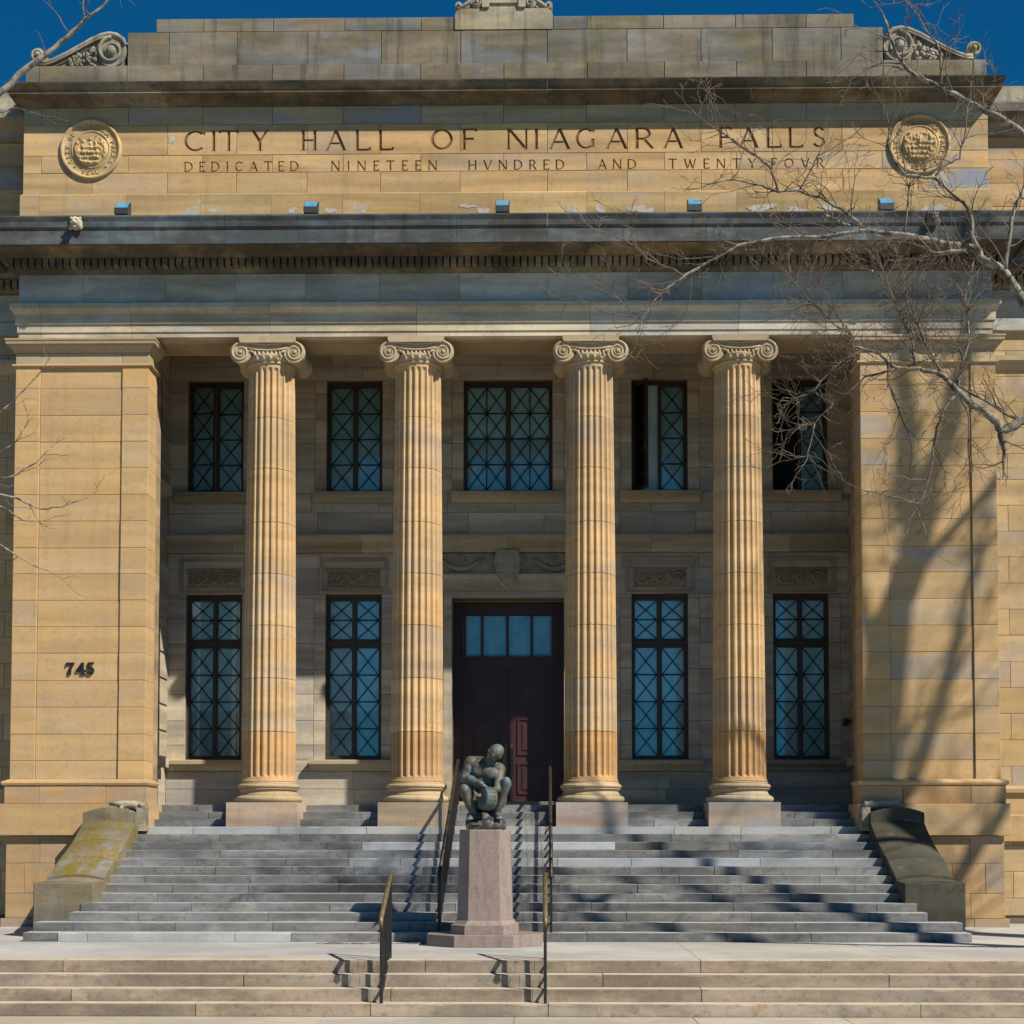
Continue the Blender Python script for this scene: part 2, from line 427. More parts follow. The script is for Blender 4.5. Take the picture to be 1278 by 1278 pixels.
# ---- piers (antae) at both ends of the portico
PZ = [11.33, 10.875, 10.324, 9.782, 9.241, 8.701, 8.162, 7.614, 7.087, 6.55, 6.014, 5.48, 4.93, 4.387, 3.842, 3.312, 2.931]
def pier(s):
    def X(a, b): return (a, b) if s > 0 else (-b, -a)
    core = MB()
    core.box(*X(7.24, 9.86), -.47, .58, 1.83, 11.9); core.box(*X(7.96, 9.86), .575, 4.6, 0, 13.2)
    core.box(*X(7.30, 9.86), -.50, .57, -.2, 1.832)
    p = put("pier", core, hall, (0, 0, 0), 'mortar', (.36, .265, .155, 0))
    p['label'] = "warm tan stone pier closing the %s end of the portico" % ("shadow-dappled right" if s > 0 else "sunlit left")
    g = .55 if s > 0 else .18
    for z1, z0 in zip(PZ, PZ[1:]):
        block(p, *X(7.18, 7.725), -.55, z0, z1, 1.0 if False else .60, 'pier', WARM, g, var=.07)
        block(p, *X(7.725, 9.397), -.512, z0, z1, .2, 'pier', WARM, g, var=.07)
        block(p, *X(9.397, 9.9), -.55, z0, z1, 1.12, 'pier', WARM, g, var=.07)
    # neck band and cap
    for a, b_ in ((7.18, 7.74), (7.74, 9.39), (9.39, 9.9)):
        block(p, *X(a, b_), -.553, 11.33, 11.60, .6, 'pier', (.40, .30, .17), .3, name='neck_stone')
    ast = [(-.50, 11.315), (-.575, 11.315), (-.59, 11.33), (-.59, 11.35), (-.575, 11.365), (-.50, 11.365)]
    put("astragal", sweep(ast, 7.16, 9.92, s, .62), p, m='pier', col=tint(WARM, .1))
    cp = [(-.5, 11.60), (-.57, 11.60), (-.60, 11.66), (-.655, 11.715), (-.66, 11.74), (-.70, 11.745), (-.705, 11.80), (-.72, 11.815), (-.72, 11.85), (-.5, 11.88)]
    put("pier_cap", sweep(cp, 7.18, 9.9, s, .62), p, m='pier', col=tint((.40, .31, .19), .4))
    # base
    tb = [(-.5, 2.80), (-.62, 2.80), (-.66, 2.82), (-.675, 2.86), (-.66, 2.90), (-.60, 2.915), (-.575, 2.935), (-.5, 2.935)]
    put("base_moulding", sweep(tb, 7.18, 9.9, s, .62), p, m='pier', col=tint(WARM, .2))
    for a, b_ in ((7.10, 7.93), (7.93, 9.27), (9.27, 9.97)):
        block(p, *X(a, b_), -.635, 2.445, 2.80, .75, 'pier', (.42, .26, .125), .3, name='base_stone')
    for a, b_ in ((7.02, 10.03),):
        block(p, *X(a, b_), -.72, 1.81, 2.445, .9, 'pier', (.42, .275, .125), .3, name='plinth_stone')
    zz = [1.805, 1.26, .66, .165]
    for i, (z1, z0) in enumerate(zip(zz, zz[1:])):
        cuts = [7.28, 8.9, 9.55, 9.93] if i % 2 else [7.28, 8.3, 9.25, 9.93]
        for a, b_ in zip(cuts, cuts[1:]):
            block(p, *X(a, b_), -.60, z0, z1, .9, 'pier', (.42, .27, .13), .35, name='base_stone')
    for a, b_ in ((7.28, 9.3), (9.3, 10.0)):
        block(p, *X(a, b_), -.66, -.01, .165, .9, 'pier', (.36, .24, .13), .35, name='base_stone')
def sweep(prof, xi, xo, s, depth):
    """moulding across a pier front (profile Y,Z relative to face Y=-.55) mitred round both sides"""
    mb = MB(); n = len(prof); vs = []
    for (y, z) in prof:
        p = -.55 - y
        for q in ((xi - p, -.55 + depth), (xi - p, -.55 - p), (xo + p, -.55 - p), (xo + p, -.55 + depth)):
            vs.append((q[0] * s, q[1], z))
    fs = []
    for i in range(n):
        j = (i + 1) % n
        for k in range(3): fs.append((i * 4 + k, i * 4 + k + 1, j * 4 + k + 1, j * 4 + k))
    fs.append(tuple(i * 4 for i in range(n))); fs.append(tuple(i * 4 + 3 for i in range(n - 1, -1, -1)))
    mb.add(vs, fs)
    me = mb.mesh("moulding"); bm = bmesh.new(); bm.from_mesh(me); bmesh.ops.recalc_face_normals(bm, faces=bm.faces); bm.to_mesh(me); bm.free()
    return me
pier(-1); pier(1)

# ---- recessed wings beside the piers
def wing(s):
    def X(a, b): return (a, b) if s > 0 else (-b, -a)
    c = MB().box(*X(9.86, 22), .66, 6, -.3, 17.0)
    w = put("wing_wall", c, hall, m='mortar', col=(.2, .16, .11, 0))
    z = .165; k = 0
    while z < 12.3:
        h = .36 if k == 0 else .545
        off = .0 if k % 2 else .55
        cuts = [9.93, 10.5 + off, 11.7 + off, 13.0 + off, 14.2 + off, 15.6 + off, 17.2 + off, 18.8 + off, 20.3 + off, 21.98]
        for a, b_ in zip(cuts, cuts[1:]): block(w, *X(a, b_), .62, z, z + h, .1, 'pier', (.44, .31, .155), .45, name='stone_block', var=.12)
        z += h; k += 1
    for z0, z1, y in ((12.36, 12.62, .50), (12.62, 13.25, .58)):
        for a, b_ in ((9.93, 11.4), (11.4, 13.2), (13.2, 15.6), (15.6, 17.7), (17.7, 19.8), (19.8, 21.98)): block(w, *X(a, b_), y, z0, z1, .2, 'frieze', FRZ, .5)
    z = 14.05
    while z < 16.6:
        for a, b_ in ((9.93, 11.1 + rng.uniform(0, .5)), (11.6, 13.2), (13.2, 15.6), (15.6, 17.7), (17.7, 19.8), (19.8, 21.98)): block(w, *X(a, b_), .62, z, z + .5, .1, 'stone', WARM, .5)
        z += .5
    prof = [(.7, 16.55), (.55, 16.55), (.5, 16.7), (.30, 16.85), (.22, 16.9), (.22, 17.08), (.7, 17.08)]
    put("wing_cornice", MB().xprism(prof, *X(9.95, 22)), w, m='cornice', col=(.33, .28, .2, .4))
    put("wing_cornice", MB().xprism([(.7, 13.7), (.1, 13.75), (-.35, 13.95), (-.40, 14.0), (.7, 14.02)], *X(10.8, 22)), w, m='cornice', col=(.33, .28, .2, .4))
    put("wing_cornice", MB().xprism([(.7, 17.08), (.45, 17.08), (.45, 17.55), (.7, 17.55)], *X(9.95, 22)), w, m='parapet', col=(.40, .36, .28, .2))
    put("base_moulding", MB().xprism([(.66, 2.70), (.53, 2.70), (.52, 2.78), (.58, 2.84), (.66, 2.84)], *X(9.95, 22)), w, m='pier', col=(*WARM, .2))
    put("base_moulding", MB().xprism([(.66, 1.70), (.50, 1.70), (.50, 2.22), (.66, 2.26)], *X(10.02, 22)), w, m='pier', col=(*WARM, .2))
    put("wing_pier_cap", MB().xprism([(.66, 11.55), (.60, 11.55), (.50, 11.72), (.46, 11.72), (.46, 11.82), (.66, 11.82)], *X(9.95, 22)), w, m='pier', col=(.4, .32, .2, .3))
    for k in range(16):
        xx = 10.0 + .145 * k; put("dentil", _dent, w, (s * xx, .32, 13.38), col=tint((.34, .27, .17), .3))
    put("bed_moulding", MB().xprism([(.66, 13.25), (.5, 13.28), (.42, 13.30), (.42, 13.48), (.36, 13.52), (.2, 13.66), (.1, 13.72), (.66, 13.75)], *X(9.95, 22)), w, m='cornice', col=(.33, .28, .2, .3))
_dent = MB().box(-.052, .052, 0, .14, -.085, .085).mesh("dentil"); _dent.materials.append(M['cornice'])
wing(-1); wing(1)

# ---- entablature: mitred lengths between the joints
XW = 9.87
def run(parent, name, prof, joints, m, col, grey, face=-.5, back=.3, var=.08, gap=.003, sx=1.):
    """prof: (Y,Z) around a closed moulding whose wall plane is Y=face; lengths split at joints, mitred at the two corners, with returns along the sides"""
    n = len(prof); js = [None] + list(joints) + [None]
    for a, b_ in zip(js, js[1:]):
        vs = []
        for y, z in prof:
            p = (face - y) * sx
            xa = -(XW + p) if a is None else a + gap
            xb = (XW + p) if b_ is None else b_ - gap
            vs += [(xa, y, z), (xb, y, z)]
        fs = [(2 * i, 2 * ((i + 1) % n), 2 * ((i + 1) % n) + 1, 2 * i + 1) for i in range(n)]
        if a is not None: fs.append(tuple(2 * i for i in range(n - 1, -1, -1)))
        if b_ is not None: fs.append(tuple(2 * i + 1 for i in range(n)))
        for side, e in ((-1, a), (1, b_)):
            if e is None:
                o = len(vs)
                for y, z in prof:
                    p = (face - y) * sx; vs += [(side * (XW + p), y, z), (side * (XW + p), .75, z)]
                for i in range(n):
                    j = (i + 1) % n; fs.append((o + 2 * i, o + 2 * j, o + 2 * j + 1, o + 2 * i + 1))
        me = MB().add(vs, fs).mesh(name)
        bm = bmesh.new(); bm.from_mesh(me); bmesh.ops.remove_doubles(bm, verts=bm.verts, dist=1e-5); bmesh.ops.recalc_face_normals(bm, faces=bm.faces); bm.to_mesh(me); bm.free()
        put(name, me, parent, (0, rng.uniform(-.002, .002), 0), m, tint(col, grey, var))
def mirror(l): return l
ARJ = [-9.40, -7.555, -4.735, -1.755, 1.76, 4.76, 7.70, 9.25]
FRJ = [-8.56, -6.87, -5.46, -4.02, -2.52, -.89, .89, 2.52, 4.02, 5.46, 6.87, 8.56]
JA = [-9.50, -7.71, -6.18, -4.745, -3.28, -1.697, 0., 1.697, 3.28, 4.745, 6.18, 7.71]
JB = [-8.45, -6.90, -5.48, -4.03, -2.524, -.894, .894, 2.524, 4.03, 5.48, 6.90, 8.43]
core = MB().box(-9.80, 9.80, -.44, .5, 11.96, 14.0)
ent = put("entablature", core, hall, m='mortar', col=(.2, .18, .14, 0))
run(ent, "architrave_stone", [(.4, 11.93), (-.50, 11.93), (-.50, 12.03), (-.525, 12.035), (-.525, 12.19), (-.555, 12.195), (-.555, 12.40), (-.58, 12.405), (-.62, 12.47), (-.645, 12.49), (-.645, 12.59), (.4, 12.60)], ARJ, 'frieze', (.52, .44, .315), .6)
run(ent, "frieze_stone", [(.4, 12.595), (-.50, 12.595), (-.50, 13.225), (.4, 13.225)], FRJ, 'frieze', FRZ, .95, var=.12)
run(ent, "bed_moulding", [(.4, 13.23), (-.52, 13.23), (-.55, 13.28), (-.58, 13.305), (-.60, 13.305), (-.60, 13.482), (-.76, 13.485), (-.79, 13.52), (-.90, 13.62), (-.97, 13.65), (-1.0, 13.66), (.4, 13.67)], JA, 'cornice', (.24, .185, .11), .25)
for k in range(-70, 71):
    put("dentil", _dent, ent, (k * .1425, -.735, 13.393), col=tint((.25, .205, .14), .35, .2))
for s in (-1, 1):
    for k in range(8): put("dentil", _dent, ent, (s * 10.02, -.6 + k * .1425, 13.393), col=tint((.34, .27, .175), .3))
cor = put("main_cornice", MB().box(-9.8, 9.8, -.9, .5, 13.68, 13.99), hall, m='mortar', col=(.2, .18, .14, 0))
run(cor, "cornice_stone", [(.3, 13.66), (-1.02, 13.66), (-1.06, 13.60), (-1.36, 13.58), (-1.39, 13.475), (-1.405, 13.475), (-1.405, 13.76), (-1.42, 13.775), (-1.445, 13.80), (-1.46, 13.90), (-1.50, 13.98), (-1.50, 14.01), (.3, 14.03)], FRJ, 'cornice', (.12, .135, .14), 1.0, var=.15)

# ---- attic with the carved inscription
att = put("attic_wall", MB().box(-9.82, 9.82, -.37, 3, 14.0, 17.03), hall, m='mortar', col=(.2, .16, .10, 0))
YA = -.40
run(att, "band_stone", [(.2, 14.0), (-.475, 14.0), (-.475, 14.90), (-.44, 14.935), (.2, 14.94)], JA, 'stone', (.43, .29, .13), .25, face=-.45)
def glyph(ch, x0, w, z0, h, T, t):
    """Roman capital as polygons in metres: thick strokes T, thin strokes t"""
    P = []
    def seg(ax, az, bx, bz, th):
        a = Vector((x0 + ax * w, z0 + az * h)); b = Vector((x0 + bx * w, z0 + bz * h)); d = (b - a).normalized(); n = Vector((-d.y, d.x)) * th / 2
        P.append([a + n, b + n, b - n, a - n])
    def serif(ax, az, half=None):
        hw = (half or T * .95); zz = z0 + az * h; dz = h * .045 if az < .5 else -h * .045
        P.append([Vector((x0 + ax * w - hw, zz)), Vector((x0 + ax * w + hw, zz)), Vector((x0 + ax * w + hw * .45, zz + dz)), Vector((x0 + ax * w - hw * .45, zz + dz))])
    def vst(ax, th, top=True, bot=True):
        seg(ax, 0, ax, 1, th)
        if top: serif(ax, 1)
        if bot: serif(ax, 0)
    def arc(cx, cz, rx, rz, a0, a1, n=16):
        out, inn = [], []
        for i in range(n + 1):
            a = R(a0 + (a1 - a0) * i / n); th = t + (T - t) * abs(math.cos(a)) ** 1.2
            c, s_ = math.cos(a), math.sin(a)
            px, pz = x0 + cx * w, z0 + cz * h
            out.append(Vector((px + rx * w * c, pz + rz * h * s_))); inn.append(Vector((px + (rx * w - th) * c, pz + (rz * h - th) * s_)))
        for i in range(n): P.append([out[i], out[i + 1], inn[i + 1], inn[i]])
    k = T / w / 2
    if ch == 'I': vst(.5, T)
    elif ch == 'T': vst(.5, T, top=False); seg(0, .97, 1, .97, t * 1.1); seg(.02, .86, .02, .97, t); seg(.98, .86, .98, .97, t)
    elif ch == 'L': vst(k, T); seg(k, .03, 1, .03, t * 1.1); seg(.98, .03, .98, .15, t)
    elif ch == 'F' or ch == 'E':
        vst(k, T); seg(k, .97, 1, .97, t * 1.1); seg(k, .52, .82, .52, t * 1.1); seg(.98, .86, .98, .97, t)
        if ch == 'E': seg(k, .03, 1, .03, t * 1.1); seg(.98, .03, .98, .15, t)
    elif ch == 'H': vst(k, T); vst(1 - k, T); seg(k, .5, 1 - k, .5, t)
    elif ch == 'N': vst(k * .7, t, bot=True); vst(1 - k * .7, t, bot=False); seg(k * .7, 1, 1 - k * .7, 0, T)
    elif ch == 'A': seg(.5, 1, .05, 0, t); seg(.48, 1, .93, 0, T); seg(.2, .34, .78, .34, t); serif(.05, 0, T * .8); serif(.93, 0)
    elif ch == 'V': seg(.07, 1, .5, 0, T); seg(.95, 1, .52, 0, t); serif(.07, 1); serif(.95, 1, T * .8)
    elif ch == 'Y': seg(.08, 1, .5, .46, T); seg(.94, 1, .5, .46, t); seg(.5, .5, .5, 0, T); serif(.5, 0); serif(.08, 1); serif(.94, 1, T * .8)
    elif ch == 'W': seg(.04, 1, .28, 0, T); seg(.3, 0, .52, .95, t); seg(.48, .95, .72, 0, T); seg(.74, 0, .97, 1, t); serif(.04, 1); serif(.97, 1, T * .8)
    elif ch == 'O': arc(.5, .5, .5, .5, 0, 360, 28)
    elif ch == 'C': arc(.55, .5, .55, .5, 48, 312, 22); seg(.96, .78, .96, .93, t)
    elif ch == 'G': arc(.55, .5, .55, .5, 50, 305, 22); seg(.93, .08, .93, .44, T); serif(.93, .44); seg(.96, .78, .96, .93, t)
    elif ch == 'D': vst(k, T); seg(k, .97, .42, .97, t); seg(k, .03, .42, .03, t); arc(.42, .5, .58, .5, -90, 90, 16)
    elif ch == 'R': vst(k, T); seg(k, .97, .5, .97, t); seg(k, .47, .5, .47, t); arc(.48, .72, .38, .28, -90, 90, 12); seg(.45, .47, .95, 0, T); serif(.95, 0, T * .7)
    elif ch == 'S': arc(.52, .74, .42, .26, 20, 270, 14); arc(.5, .26, .46, .26, -160, 90, 14)
    return P
L1 = [('C', -6.56, -6.13), ('I', -6.00, -5.90), ('T', -5.83, -5.45), ('Y', -5.17, -4.83), ('H', -4.14, -3.84), ('A', -3.64, -3.23), ('L', -3.03, -2.73), ('L', -2.555, -2.265), ('O', -1.49, -1.04), ('F', -.84, -.56), ('N', .08, .485), ('I', .62, .72), ('A', .935, 1.36), ('G', 1.47, 1.85), ('A', 2.095, 2.53), ('R', 2.695, 3.06), ('A', 3.27, 3.665), ('F', 4.40, 4.65), ('A', 4.81, 5.20), ('L', 5.365, 5.665), ('L', 5.815, 6.10), ('S', 6.285, 6.57)]
L2 = [("DEDICATED", -6.55, -4.20), ("NINETEEN", -3.53, -1.37), ("HVNDRED", -.72, 1.24), ("AND", 1.93, 2.705), ("TWENTY", 3.375, 5.15), ("FOVR", 5.46, 6.53)]
letters = []
for c, a, b_ in L1: letters.append((c, glyph(c, a, b_ - a, 15.835, .435, .062, .042)))
wd = {'I': .25, 'E': .55, 'T': .75, 'W': 1.15, 'D': .85, 'N': .82, 'F': .55, 'O': .95, 'C': .8, 'V': .85, 'A': .85, 'R': .72, 'H': .8, 'Y': .8}
for word, a, b_ in L2:
    hh = .205; tot = sum(wd[c] for c in word) * hh; gp = (b_ - a - tot) / (len(word) - 1); x = a
    for c in word:
        letters.append((c, glyph(c, x, wd[c] * hh, 15.41, hh, .032, .023))); x += wd[c] * hh + gp
cut = MB()
for c, P in letters:
    for i, poly in enumerate(P):
        d = .0007 * i
        cut.prism([(q.x, q.y) for q in (poly if True else [])][::-1], YA - .05 - d, YA + .032 - d)
cme = cut.mesh("cutter"); bm = bmesh.new(); bm.from_mesh(cme); bmesh.ops.recalc_face_normals(bm, faces=bm.faces); bm.to_mesh(cme); bm.free()
cutter = bpy.data.objects.new("cutter", cme); COL.objects.link(cutter)
rows = [(14.945, 15.385, JB), (15.385, 15.752, JA), (15.752, 16.39, JB), (16.39, 16.765, JA)]
carve = []
for ri, (z0, z1, J) in enumerate(rows):
    js = [-9.87] + J + [9.87]
    for a, b_ in zip(js, js[1:]):
        txt = ri in (1, 2) and b_ > -6.6 and a < 6.6
        if txt:
            me = MB().cham(a + .004, b_ - .004, YA, YA + .16, z0 + .004, z1 - .004, .006).mesh("stone_block")
            o = put("stone_block", me, att, (0, 0, 0), 'stone', tint(WARM, .35, .06)); carve.append(o)
        else:
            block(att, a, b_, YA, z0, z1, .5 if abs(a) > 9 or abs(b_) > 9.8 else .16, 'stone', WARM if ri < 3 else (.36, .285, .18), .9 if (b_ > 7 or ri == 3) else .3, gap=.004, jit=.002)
bpy.context.view_layer.update()
for o in carve:
    md = o.modifiers.new("carve", 'BOOLEAN'); md.operation = 'DIFFERENCE'; md.object = cutter; md.solver = 'EXACT'; md.use_self = True
dg = bpy.context.evaluated_depsgraph_get()
for o in carve:
    me = bpy.data.meshes.new_from_object(o.evaluated_get(dg)); me.name = "stone_block"
    o.modifiers.clear(); o.data = me
bpy.data.objects.remove(cutter)
for c, P in letters:      # the dirt-stained floor of every carved letter
    mb = MB()
    for i, poly in enumerate(P):
        y = YA + .0285 - .0007 * i
        mb.add([(q.x, y, q.y) for q in poly], [(0, 1, 2, 3)])
    put("carved_letter", mb, att, m='stain' if P[0][0].y > 15.7 else 'stainpale')
# upper cornice of the attic
run(att, "cornice_stone", [(.2, 16.76), (-.43, 16.76), (-.45, 16.80), (-.52, 16.835), (-.56, 16.85), (-.62, 16.855), (-.79, 16.845), (-.81, 16.845), (-.81, 16.91), (-.83, 16.92), (-.87, 16.95), (-.91, 17.01), (-.92, 17.03), (.2, 17.06)], JB, 'cornice', (.26, .20, .12), .3, face=-.4, sx=.42)
# flaked pale patches on the band
def blotch(cx, cz, w, h, seed):
    r2 = random.Random(seed); n = 34; poly = []; ph = [r2.uniform(0, 6.28) for _ in range(4)]
    for i in range(n):
        a = 2 * math.pi * i / n; k = .78 + .20 * math.sin(2 * a + ph[0]) + .13 * math.sin(3 * a + ph[1]) + .09 * math.sin(5 * a + ph[2]) + .06 * math.sin(9 * a + ph[3]) + r2.uniform(-.04, .04); poly.append((cx + w * math.cos(a) * k, cz + h * math.sin(a) * k))
    return poly
px = lambda q: (q - 629.5) * .01605
for i, (q, dz, w, h) in enumerate([(232, .02, .22, .13), (262, .07, .12, .06), (361, .06, .11, .07), (379, .02, .09, .06), (409, .05, .12, .08), (447, .08, .17, .10), (445, -.08, .15, .06), (585, .12, .20, .05), (604, 0, .12, .15), (668, -.05, .20, .06), (716, 0, .20, .13), (752, .05, .11, .13), (745, -.07, .14, .05), (800, .05, .20, .11), (812, -.02, .16, .10), (955, .05, .35, .10), (1000, 0, .2, .1), (1040, .05, .2, .07), (1175, .02, .26, .11), (1118, .05, .13, .12)]):
    put("spalled_patch", MB().prism(blotch(px(q), 14.50 + dz, w, h, i), -.4775 - .0012 * i / 4, -.45), att, m='white', col=(1, 1, 1, 1))
for i, (q, z, w, h) in enumerate([(1182, 15.2, .20, .30), (205, 16.1, .06, .14)]):
    put("spalled_patch", MB().prism(blotch(px(q), z, w, h, 50 + i), YA - .0055 - .001 * i, YA + .02), att, m='white', col=(1, 1, 1, 1))

# round carved seals
def seal(x):
    cz = 15.875; r0 = .635; mb = MB(); seg = 56
    prof = [(r0, .06), (r0, -.02), (r0 - .015, -.045), (r0 - .045, -.055), (r0 - .065, -.04), (r0 - .08, -.012), (.40, -.008), (.395, -.02), (.375, -.02), (.365, .0), (.0, .0)]
    vs = []; fs = []
    for rr, y in prof:
        for k in range(seg):
            a = 2 * math.pi * k / seg; vs.append((rr * math.cos(a), YA - .012 + y, rr * math.sin(a)))
    for i in range(len(prof) - 1):
        for k in range(seg):
            j = (k + 1) % seg; fs.append((i * seg + k, i * seg + j, (i + 1) * seg + j, (i + 1) * seg + k))
    mb.add(vs, fs, True)
    o = put("carved_seal", mb, att, (x, 0, cz), 'stone', (.45, .31, .15, .15))
    # relief in the middle: rocky falls
    rel = MB(); n = 46; vs = []; idx = {}
    for i in range(n):
        for k in range(n):
            u, v = (i / (n - 1) * 2 - 1) * .37, (k / (n - 1) * 2 - 1) * .37
            rr = math.hypot(u, v)
            top = v > .22 + .04 * math.sin(u * 14)
            hgt = 0 if top else .035 + .055 * (mnoise.noise(Vector((u * 9 + x, v * 7, 2.3))) * .5 + .5) + .03 * mnoise.noise(Vector((u * 24, v * 16, x)))
            if v < .05 and abs(u) < .2: hgt *= .85 + .2 * math.sin(v * 60)
            hgt = .006 + hgt * max(0, min(1, (.365 - rr) / .05))
            idx[i, k] = len(vs); vs.append((u, YA - .012 - hgt, v))
    fs = [(idx[i, k], idx[i + 1, k], idx[i + 1, k + 1], idx[i, k + 1]) for i in range(n - 1) for k in range(n - 1) if max(math.hypot(*(vs[idx[a, b_]][0::2])) for a, b_ in ((i, k), (i + 1, k), (i + 1, k + 1), (i, k + 1))) < .385]
    rel.add(vs, fs, False)
    put("seal_relief", rel, att, (x, 0, cz), 'stone', (.46, .32, .15, .05))
    ring = MB()
    def ringtext(txt, a0, a1, rad, flip):
        for i, c in enumerate(txt):
            if c == ' ': continue
            a = R(a0 + (a1 - a0) * (i + .5) / len(txt))
            for poly in glyph(c, -.033, .066, -.045, .09, .017, .011):
                P2 = []
                for q in poly:
                    qq = (q.x, q.y) if not flip else (q.x, q.y)
                    ang = a - math.pi / 2 if not flip else a + math.pi / 2
                    P2.append((rad * math.cos(a) + qq[0] * math.cos(ang) - qq[1] * math.sin(ang), rad * math.sin(a) + qq[0] * math.sin(ang) + qq[1] * math.cos(ang)))
                ring.prism(P2, YA - .035, YA - .015)
    ringtext("CITY OF NIAGARA FALLS", 218, -38, .48, False)
    ringtext("SEAL", 247, 293, .48, True)
    for a in (228, 312): ring.ell((.48 * math.cos(R(a)), YA - .025, .48 * math.sin(R(a))), .022)
    me = ring.mesh("seal_lettering")
    put("seal_lettering", me, att, (x, 0, cz), 'stone', (.42, .29, .14, .1))['kind'] = 'stuff'
seal(-8.47); seal(8.47)

# ---- parapet
par = put("parapet", MB().box(-9.6, 9.6, -.24, .3, 17.0, 17.68), hall, m='mortar', col=(.3, .27, .22, 0))
PUJ = [-7.19, -6.21, -4.765, -3.285, -1.71, -1.015]; PMJ = [-7.78, -6.92, -5.51, -4.05, -2.53, -.892]; PLJ = [-9.88, -9.6, -7.78, -6.20, -4.775, -3.295, -1.712]
sym = lambda l: l + [-q for q in l[::-1]]
put("parapet_core", MB().box(-7.72, 7.72, -.24, .28, 17.681, 18.38), par, m='mortar', col=(.3, .27, .22, 0))
for J, z0, z1, y in ((PLJ + [0.] + [-q for q in PLJ[::-1]], 17.04, 17.69, -.33), (sym(PMJ), 17.69, 18.40, -.30), (sym(PUJ), 18.40, 18.69, -.29)):
    for a, b_ in zip(J, J[1:]):
        if z0 == 18.40 and abs(a + b_) < .1: continue
        block(par, a, b_, y, z0, z1, .62, 'parapet', PARA, .55, gap=.006, name='parapet_stone', var=.16)
cb = [(-1.01, 18.405), (1.01, 18.405), (1.01, 18.70), (.985, 18.78), (.90, 18.845), (-.90, 18.845), (-.985, 18.78), (-1.01, 18.70)]
put("parapet_stone", MB().prism(cb, -.315, .4), par, m='parapet', col=(.35, .3, .2, .2))
def spiral(mb, cx, cz, r0, r1, turns, a0, y, tr, sgn=1, n=48, sides=6):
    pts = []; rad = []
    for i in range(n + 1):
        q = i / n; rr = r0 * (1 - q) + r1 * q if False else r0 * (r1 / r0) ** q
        a = a0 + sgn * turns * 2 * math.pi * q
        pts.append((cx + rr * math.cos(a), y, cz + rr * math.sin(a))); rad.append(tr * (1 - .55 * q))
    mb.tube(pts, rad, sides)
def disc(mb, cx, cz, r_, y0, y1, n=30):
    mb.prism([(cx + r_ * math.cos(2 * math.pi * i / n), cz + r_ * math.sin(2 * math.pi * i / n)) for i in range(n)], y0, y1, True)
ac = MB()          # carved crest over the middle of the parapet
ac.box(-.42, .42, -.30, .2, 18.85, 19.9); ac.box(-.30, .30, -.34, -.28, 18.95, 19.06); ac.box(-.45, -.30, -.36, .2, 18.85, 19.9); ac.box(.30, .45, -.36, .2, 18.85, 19.9)
for s in (-1, 1):
    disc(ac, s * .56, 18.975, .115, -.33, .1); spiral(ac, s * .56, 18.975, .105, .03, 1.7, math.pi / 2, -.34, .02, s); ac.ell((s * .56, -.35, 18.975), .035)
    ac.tube([(s * .95, -.25, 18.90), (s * .86, -.28, 18.885), (s * .66, -.3, 19.02), (s * .5, -.3, 19.2), (s * .46, -.3, 19.6)], [.04, .045, .05, .05, .05], 8)
    ac.prism([(s * .88, 18.85), (s * .47, 18.85), (s * .47, 19.25), (s * .66, 19.03)][::int(-s)], -.25, .1)
    disc(ac, s * .93, 18.93, .07, -.3, .05); ac.ell((s * .93, -.31, 18.93), .03)
    for i in range(9): ac.ell((s * rng.uniform(.66, .80), -.27, rng.uniform(18.88, 18.97)), .035)
put("carved_crest", ac, par, m='parapet', col=(.36, .32, .24, .2))
def scroll(s):
    mb = MB(); f = lambda x: s * x
    top = [(7.84, 18.15), (7.90, 18.28), (8.02, 18.36), (8.16, 18.385), (8.32, 18.36), (8.55, 18.26), (8.80, 18.12), (9.05, 17.98), (9.30, 17.86), (9.47, 17.80), (9.62, 17.80)]
    mb.prism([(f(x), z) for x, z in ([(7.84, 17.70)] + top[:-1] + [(9.62, 17.80), (9.60, 17.70)])][::int(-s)], -.22, .12)
    mb.tube([(f(x), -.26, z) for x, z in top], [.05, .055, .06, .06, .055, .05, .047, .045, .045, .045, .05], 8)
    mb.tube([(f(x), -.30, z - .07) for x, z in top[3:]], .022, 6)
    mb.tube([(f(x), -.02, z + .01) for x, z in top], .06, 8)
    disc(mb, f(8.12), 18.03, .315, -.27, .12, 40)
    spiral(mb, f(8.12), 18.03, .29, .10, 1.6, math.pi / 2, -.28, .042, -s, 60, 8)
    mb.ell((f(8.12), -.29, 18.03), (.105, .07, .105))
    disc(mb, f(9.65), 17.96, .145, -.27, .12); spiral(mb, f(9.65), 17.96, .135, .06, 1.15, -math.pi / 2, -.28, .03, s, 40, 8); mb.ell((f(9.65), -.29, 17.96), (.06, .05, .06))
    r2 = random.Random(5)
    for i in range(46):
        x = r2.uniform(8.42, 9.0); zt = 18.26 - (x - 8.42) * .60
        z = r2.uniform(17.74, max(17.76, zt - .05))
        mb.ell((f(x), -.24, z), (r2.uniform(.03, .075), .05, r2.uniform(.025, .06)), Matrix.Rotation(r2.uniform(0, 3), 3, 'Y'), 8, 6)
    put("parapet_scroll", mb, par, m='parapet', col=(.37, .34, .27, .1))
scroll(-1); scroll(1)

